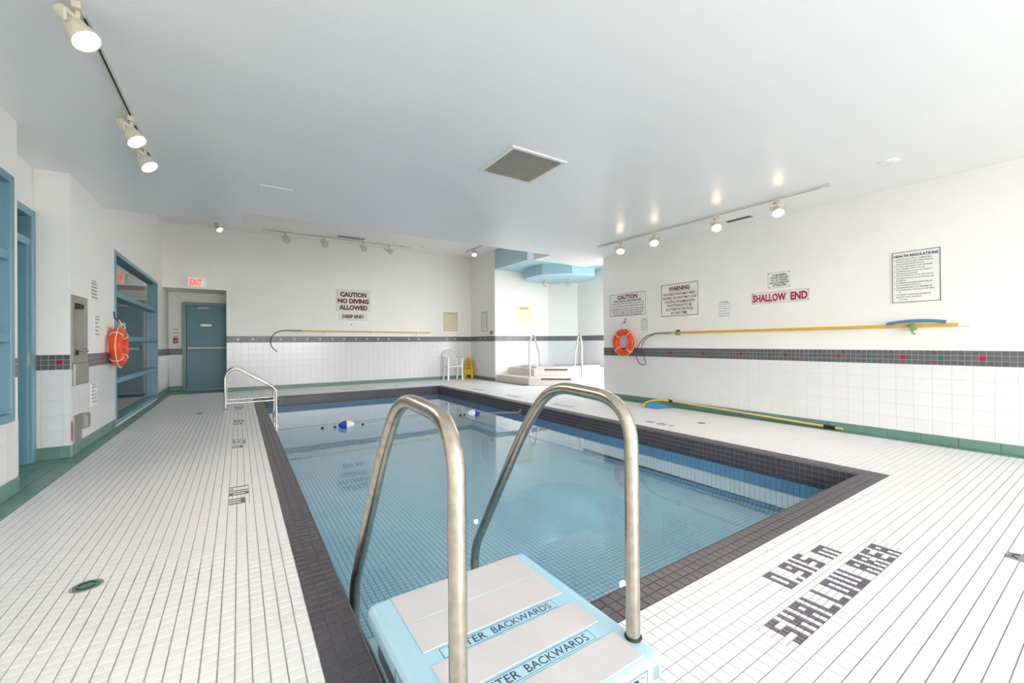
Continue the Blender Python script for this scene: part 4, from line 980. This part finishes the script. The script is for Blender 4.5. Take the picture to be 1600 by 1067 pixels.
for k, (y, w) in enumerate(((4.83, 'farthest lit spot lamp on right wall track'), (4.15, 'second lit spot lamp from far end of right wall track'), (3.15, 'third lit spot lamp on right wall track beside slot vent'), (2.39, 'nearest lit spot lamp on right wall track'))):
    head((5.385, y, ZC-.02), (-.45, -.35, -.75), w, True, 'spot lamps on right wall track')
track((-.66, 5.13), (-.66, .9), 'long light track with dark slot on ceiling at upper left', ZC)
for y, w in ((2.9, 'nearest lit spot lamp on left ceiling track'), (4.13, 'middle lit spot lamp on left ceiling track'), (4.66, 'farthest lit spot lamp on left ceiling track')):
    head((-.66, y, ZC-.02), (.55, -.25, -.8), w, True, 'spot lamps on left ceiling track')
track((.5, 11.25), (4.0, 11.25), 'thin light track on raised ceiling along back wall', ZR)
for x, w in ((.957, 'leftmost unlit ring spot lamp on back wall track'), (1.80, 'second unlit ring spot lamp from left on back wall track'), (2.75, 'third unlit ring spot lamp from left on back wall track'), (3.44, 'rightmost unlit ring spot lamp on back wall track')):
    head((x, 11.25, ZR-.02), (.1, -.75, -.5) if x < 3.3 else (.8, -.35, -.4), w, False, 'unlit lamps on back wall track', 1.25)
track((5.61, 9.9), (5.61, 10.93), 'short light track on raised ceiling at back right corner', ZR)
head((5.61, 10.45, ZR-.02), (-.2, -.6, -.75), 'lit spot lamp on short corner track above the white chair', True)
head((-.36, 11.15, ZR-.0), (.4, -.5, -.75), 'single lit spot lamp on raised ceiling above EXIT sign', True)
for x, y, w in ((7.50, 9.62, 'left lamp hanging under the blue octagonal soffit'), (8.10, 9.27, 'right lamp hanging under the blue octagonal soffit')):
    head((x, y, 2.95), (-.3, -.4, -.8), w, False, 'lamps under the soffit')
# egg-crate return grille
t = thing('ceiling_grille', (2.3, 3.3, ZC-.02), 'square grey egg crate ceiling grille with white frame', 'ceiling grille')
g = G(); x0, x1, y0, y1 = 1.99, 2.61, 2.99, 3.61
g.box(x0,x1,y0,y0+.035,ZC-.014,ZC).box(x0,x1,y1-.035,y1,ZC-.014,ZC).box(x0,x0+.035,y0+.035,y1-.035,ZC-.014,ZC).box(x1-.035,x1,y0+.035,y1-.035,ZC-.014,ZC)
build(g, 'frame', 'white_plastic', t, bevel=.002)
build(G().box(x0+.035,x1-.035,y0+.035,y1-.035,ZC-.003,ZC), 'backing', 'grille', t)
g = G(); n = 36
for k in range(1, n):
    a = x0+.035+(x1-x0-.07)*k/n; b = y0+.035+(y1-y0-.07)*k/n
    g.box(a-.0015,a+.0015,y0+.035,y1-.035,ZC-.012,ZC-.003); g.box(x0+.035,x1-.035,b-.0015,b+.0015,ZC-.012,ZC-.003)
tag(build(g, 'egg_crate', 'vent_grey', t), kind='stuff')
t = thing('slot_vent', (5.865, 3.1, ZC-.012), 'narrow dark slot vent in ceiling near right wall', 'vent')
build(G().box(5.82,5.91,2.93,3.28,ZC-.006,ZC), 'frame', 'vent_grey', t); 
for k in range(3): build(G().box(5.832+.026*k,5.846+.026*k,2.945,3.265,ZC-.008,ZC-.006), 'slot', 'dark', t)
t = thing('ceiling_vent', (2.39, 11.0, ZR-.012), 'grey rectangular louvre vent on raised ceiling at back', 'vent')
build(G().box(2.05,2.73,10.90,11.10,ZR-.008,ZR), 'frame', 'white_plastic', t)
for k in range(6): build(G().obox((2.39,10.925+.030*k,ZR-.012), (1,0,0), (0,.8,.6), (0,-.6,.8), .32, .013, .0015), 'louvre', 'vent_grey', t)
t = thing('access_panel', (.35, 5.42, ZC-.006), 'flush white access panel in main ceiling at left', 'access panel')
build(G().box(.19,.51,5.18,5.50,ZC-.004,ZC), 'frame', 'ceiling_paint', t, bevel=.001); build(G().box(.205,.495,5.195,5.485,ZC-.006,ZC-.004), 'hatch', 'ceiling_paint', t)
t = thing('ceiling_disc', (5.227, 1.333, ZC-.03), 'round white blank disc on ceiling at right', 'ceiling disc')
build(G().lathe([(.085,0),(.085,.008),(.075,.014),(.001,.016)], (5.227,1.333,ZC), (0,0,-1), 28), 'disc', 'ceiling_paint', t, True); build(G().lathe([(.004,0),(.004,.003)], (5.227,1.333,ZC-.016), (0,0,-1), 8), 'screw', 'grey_metal', t)
t = thing('sprinkler', (4.25, 10.9, ZR-.05), 'tiny sprinkler head on raised ceiling right of back track', 'sprinkler')
build(G().lathe([(.035,0),(.03,.006),(.010,.012),(.010,.04)], (4.25,10.9,ZR), (0,0,-1), 12), 'body', 'white_plastic', t, True); build(G().lathe([(.022,0),(.022,.003)], (4.25,10.9,ZR-.045), (0,0,-1), 12), 'deflector', 'grey_metal', t)
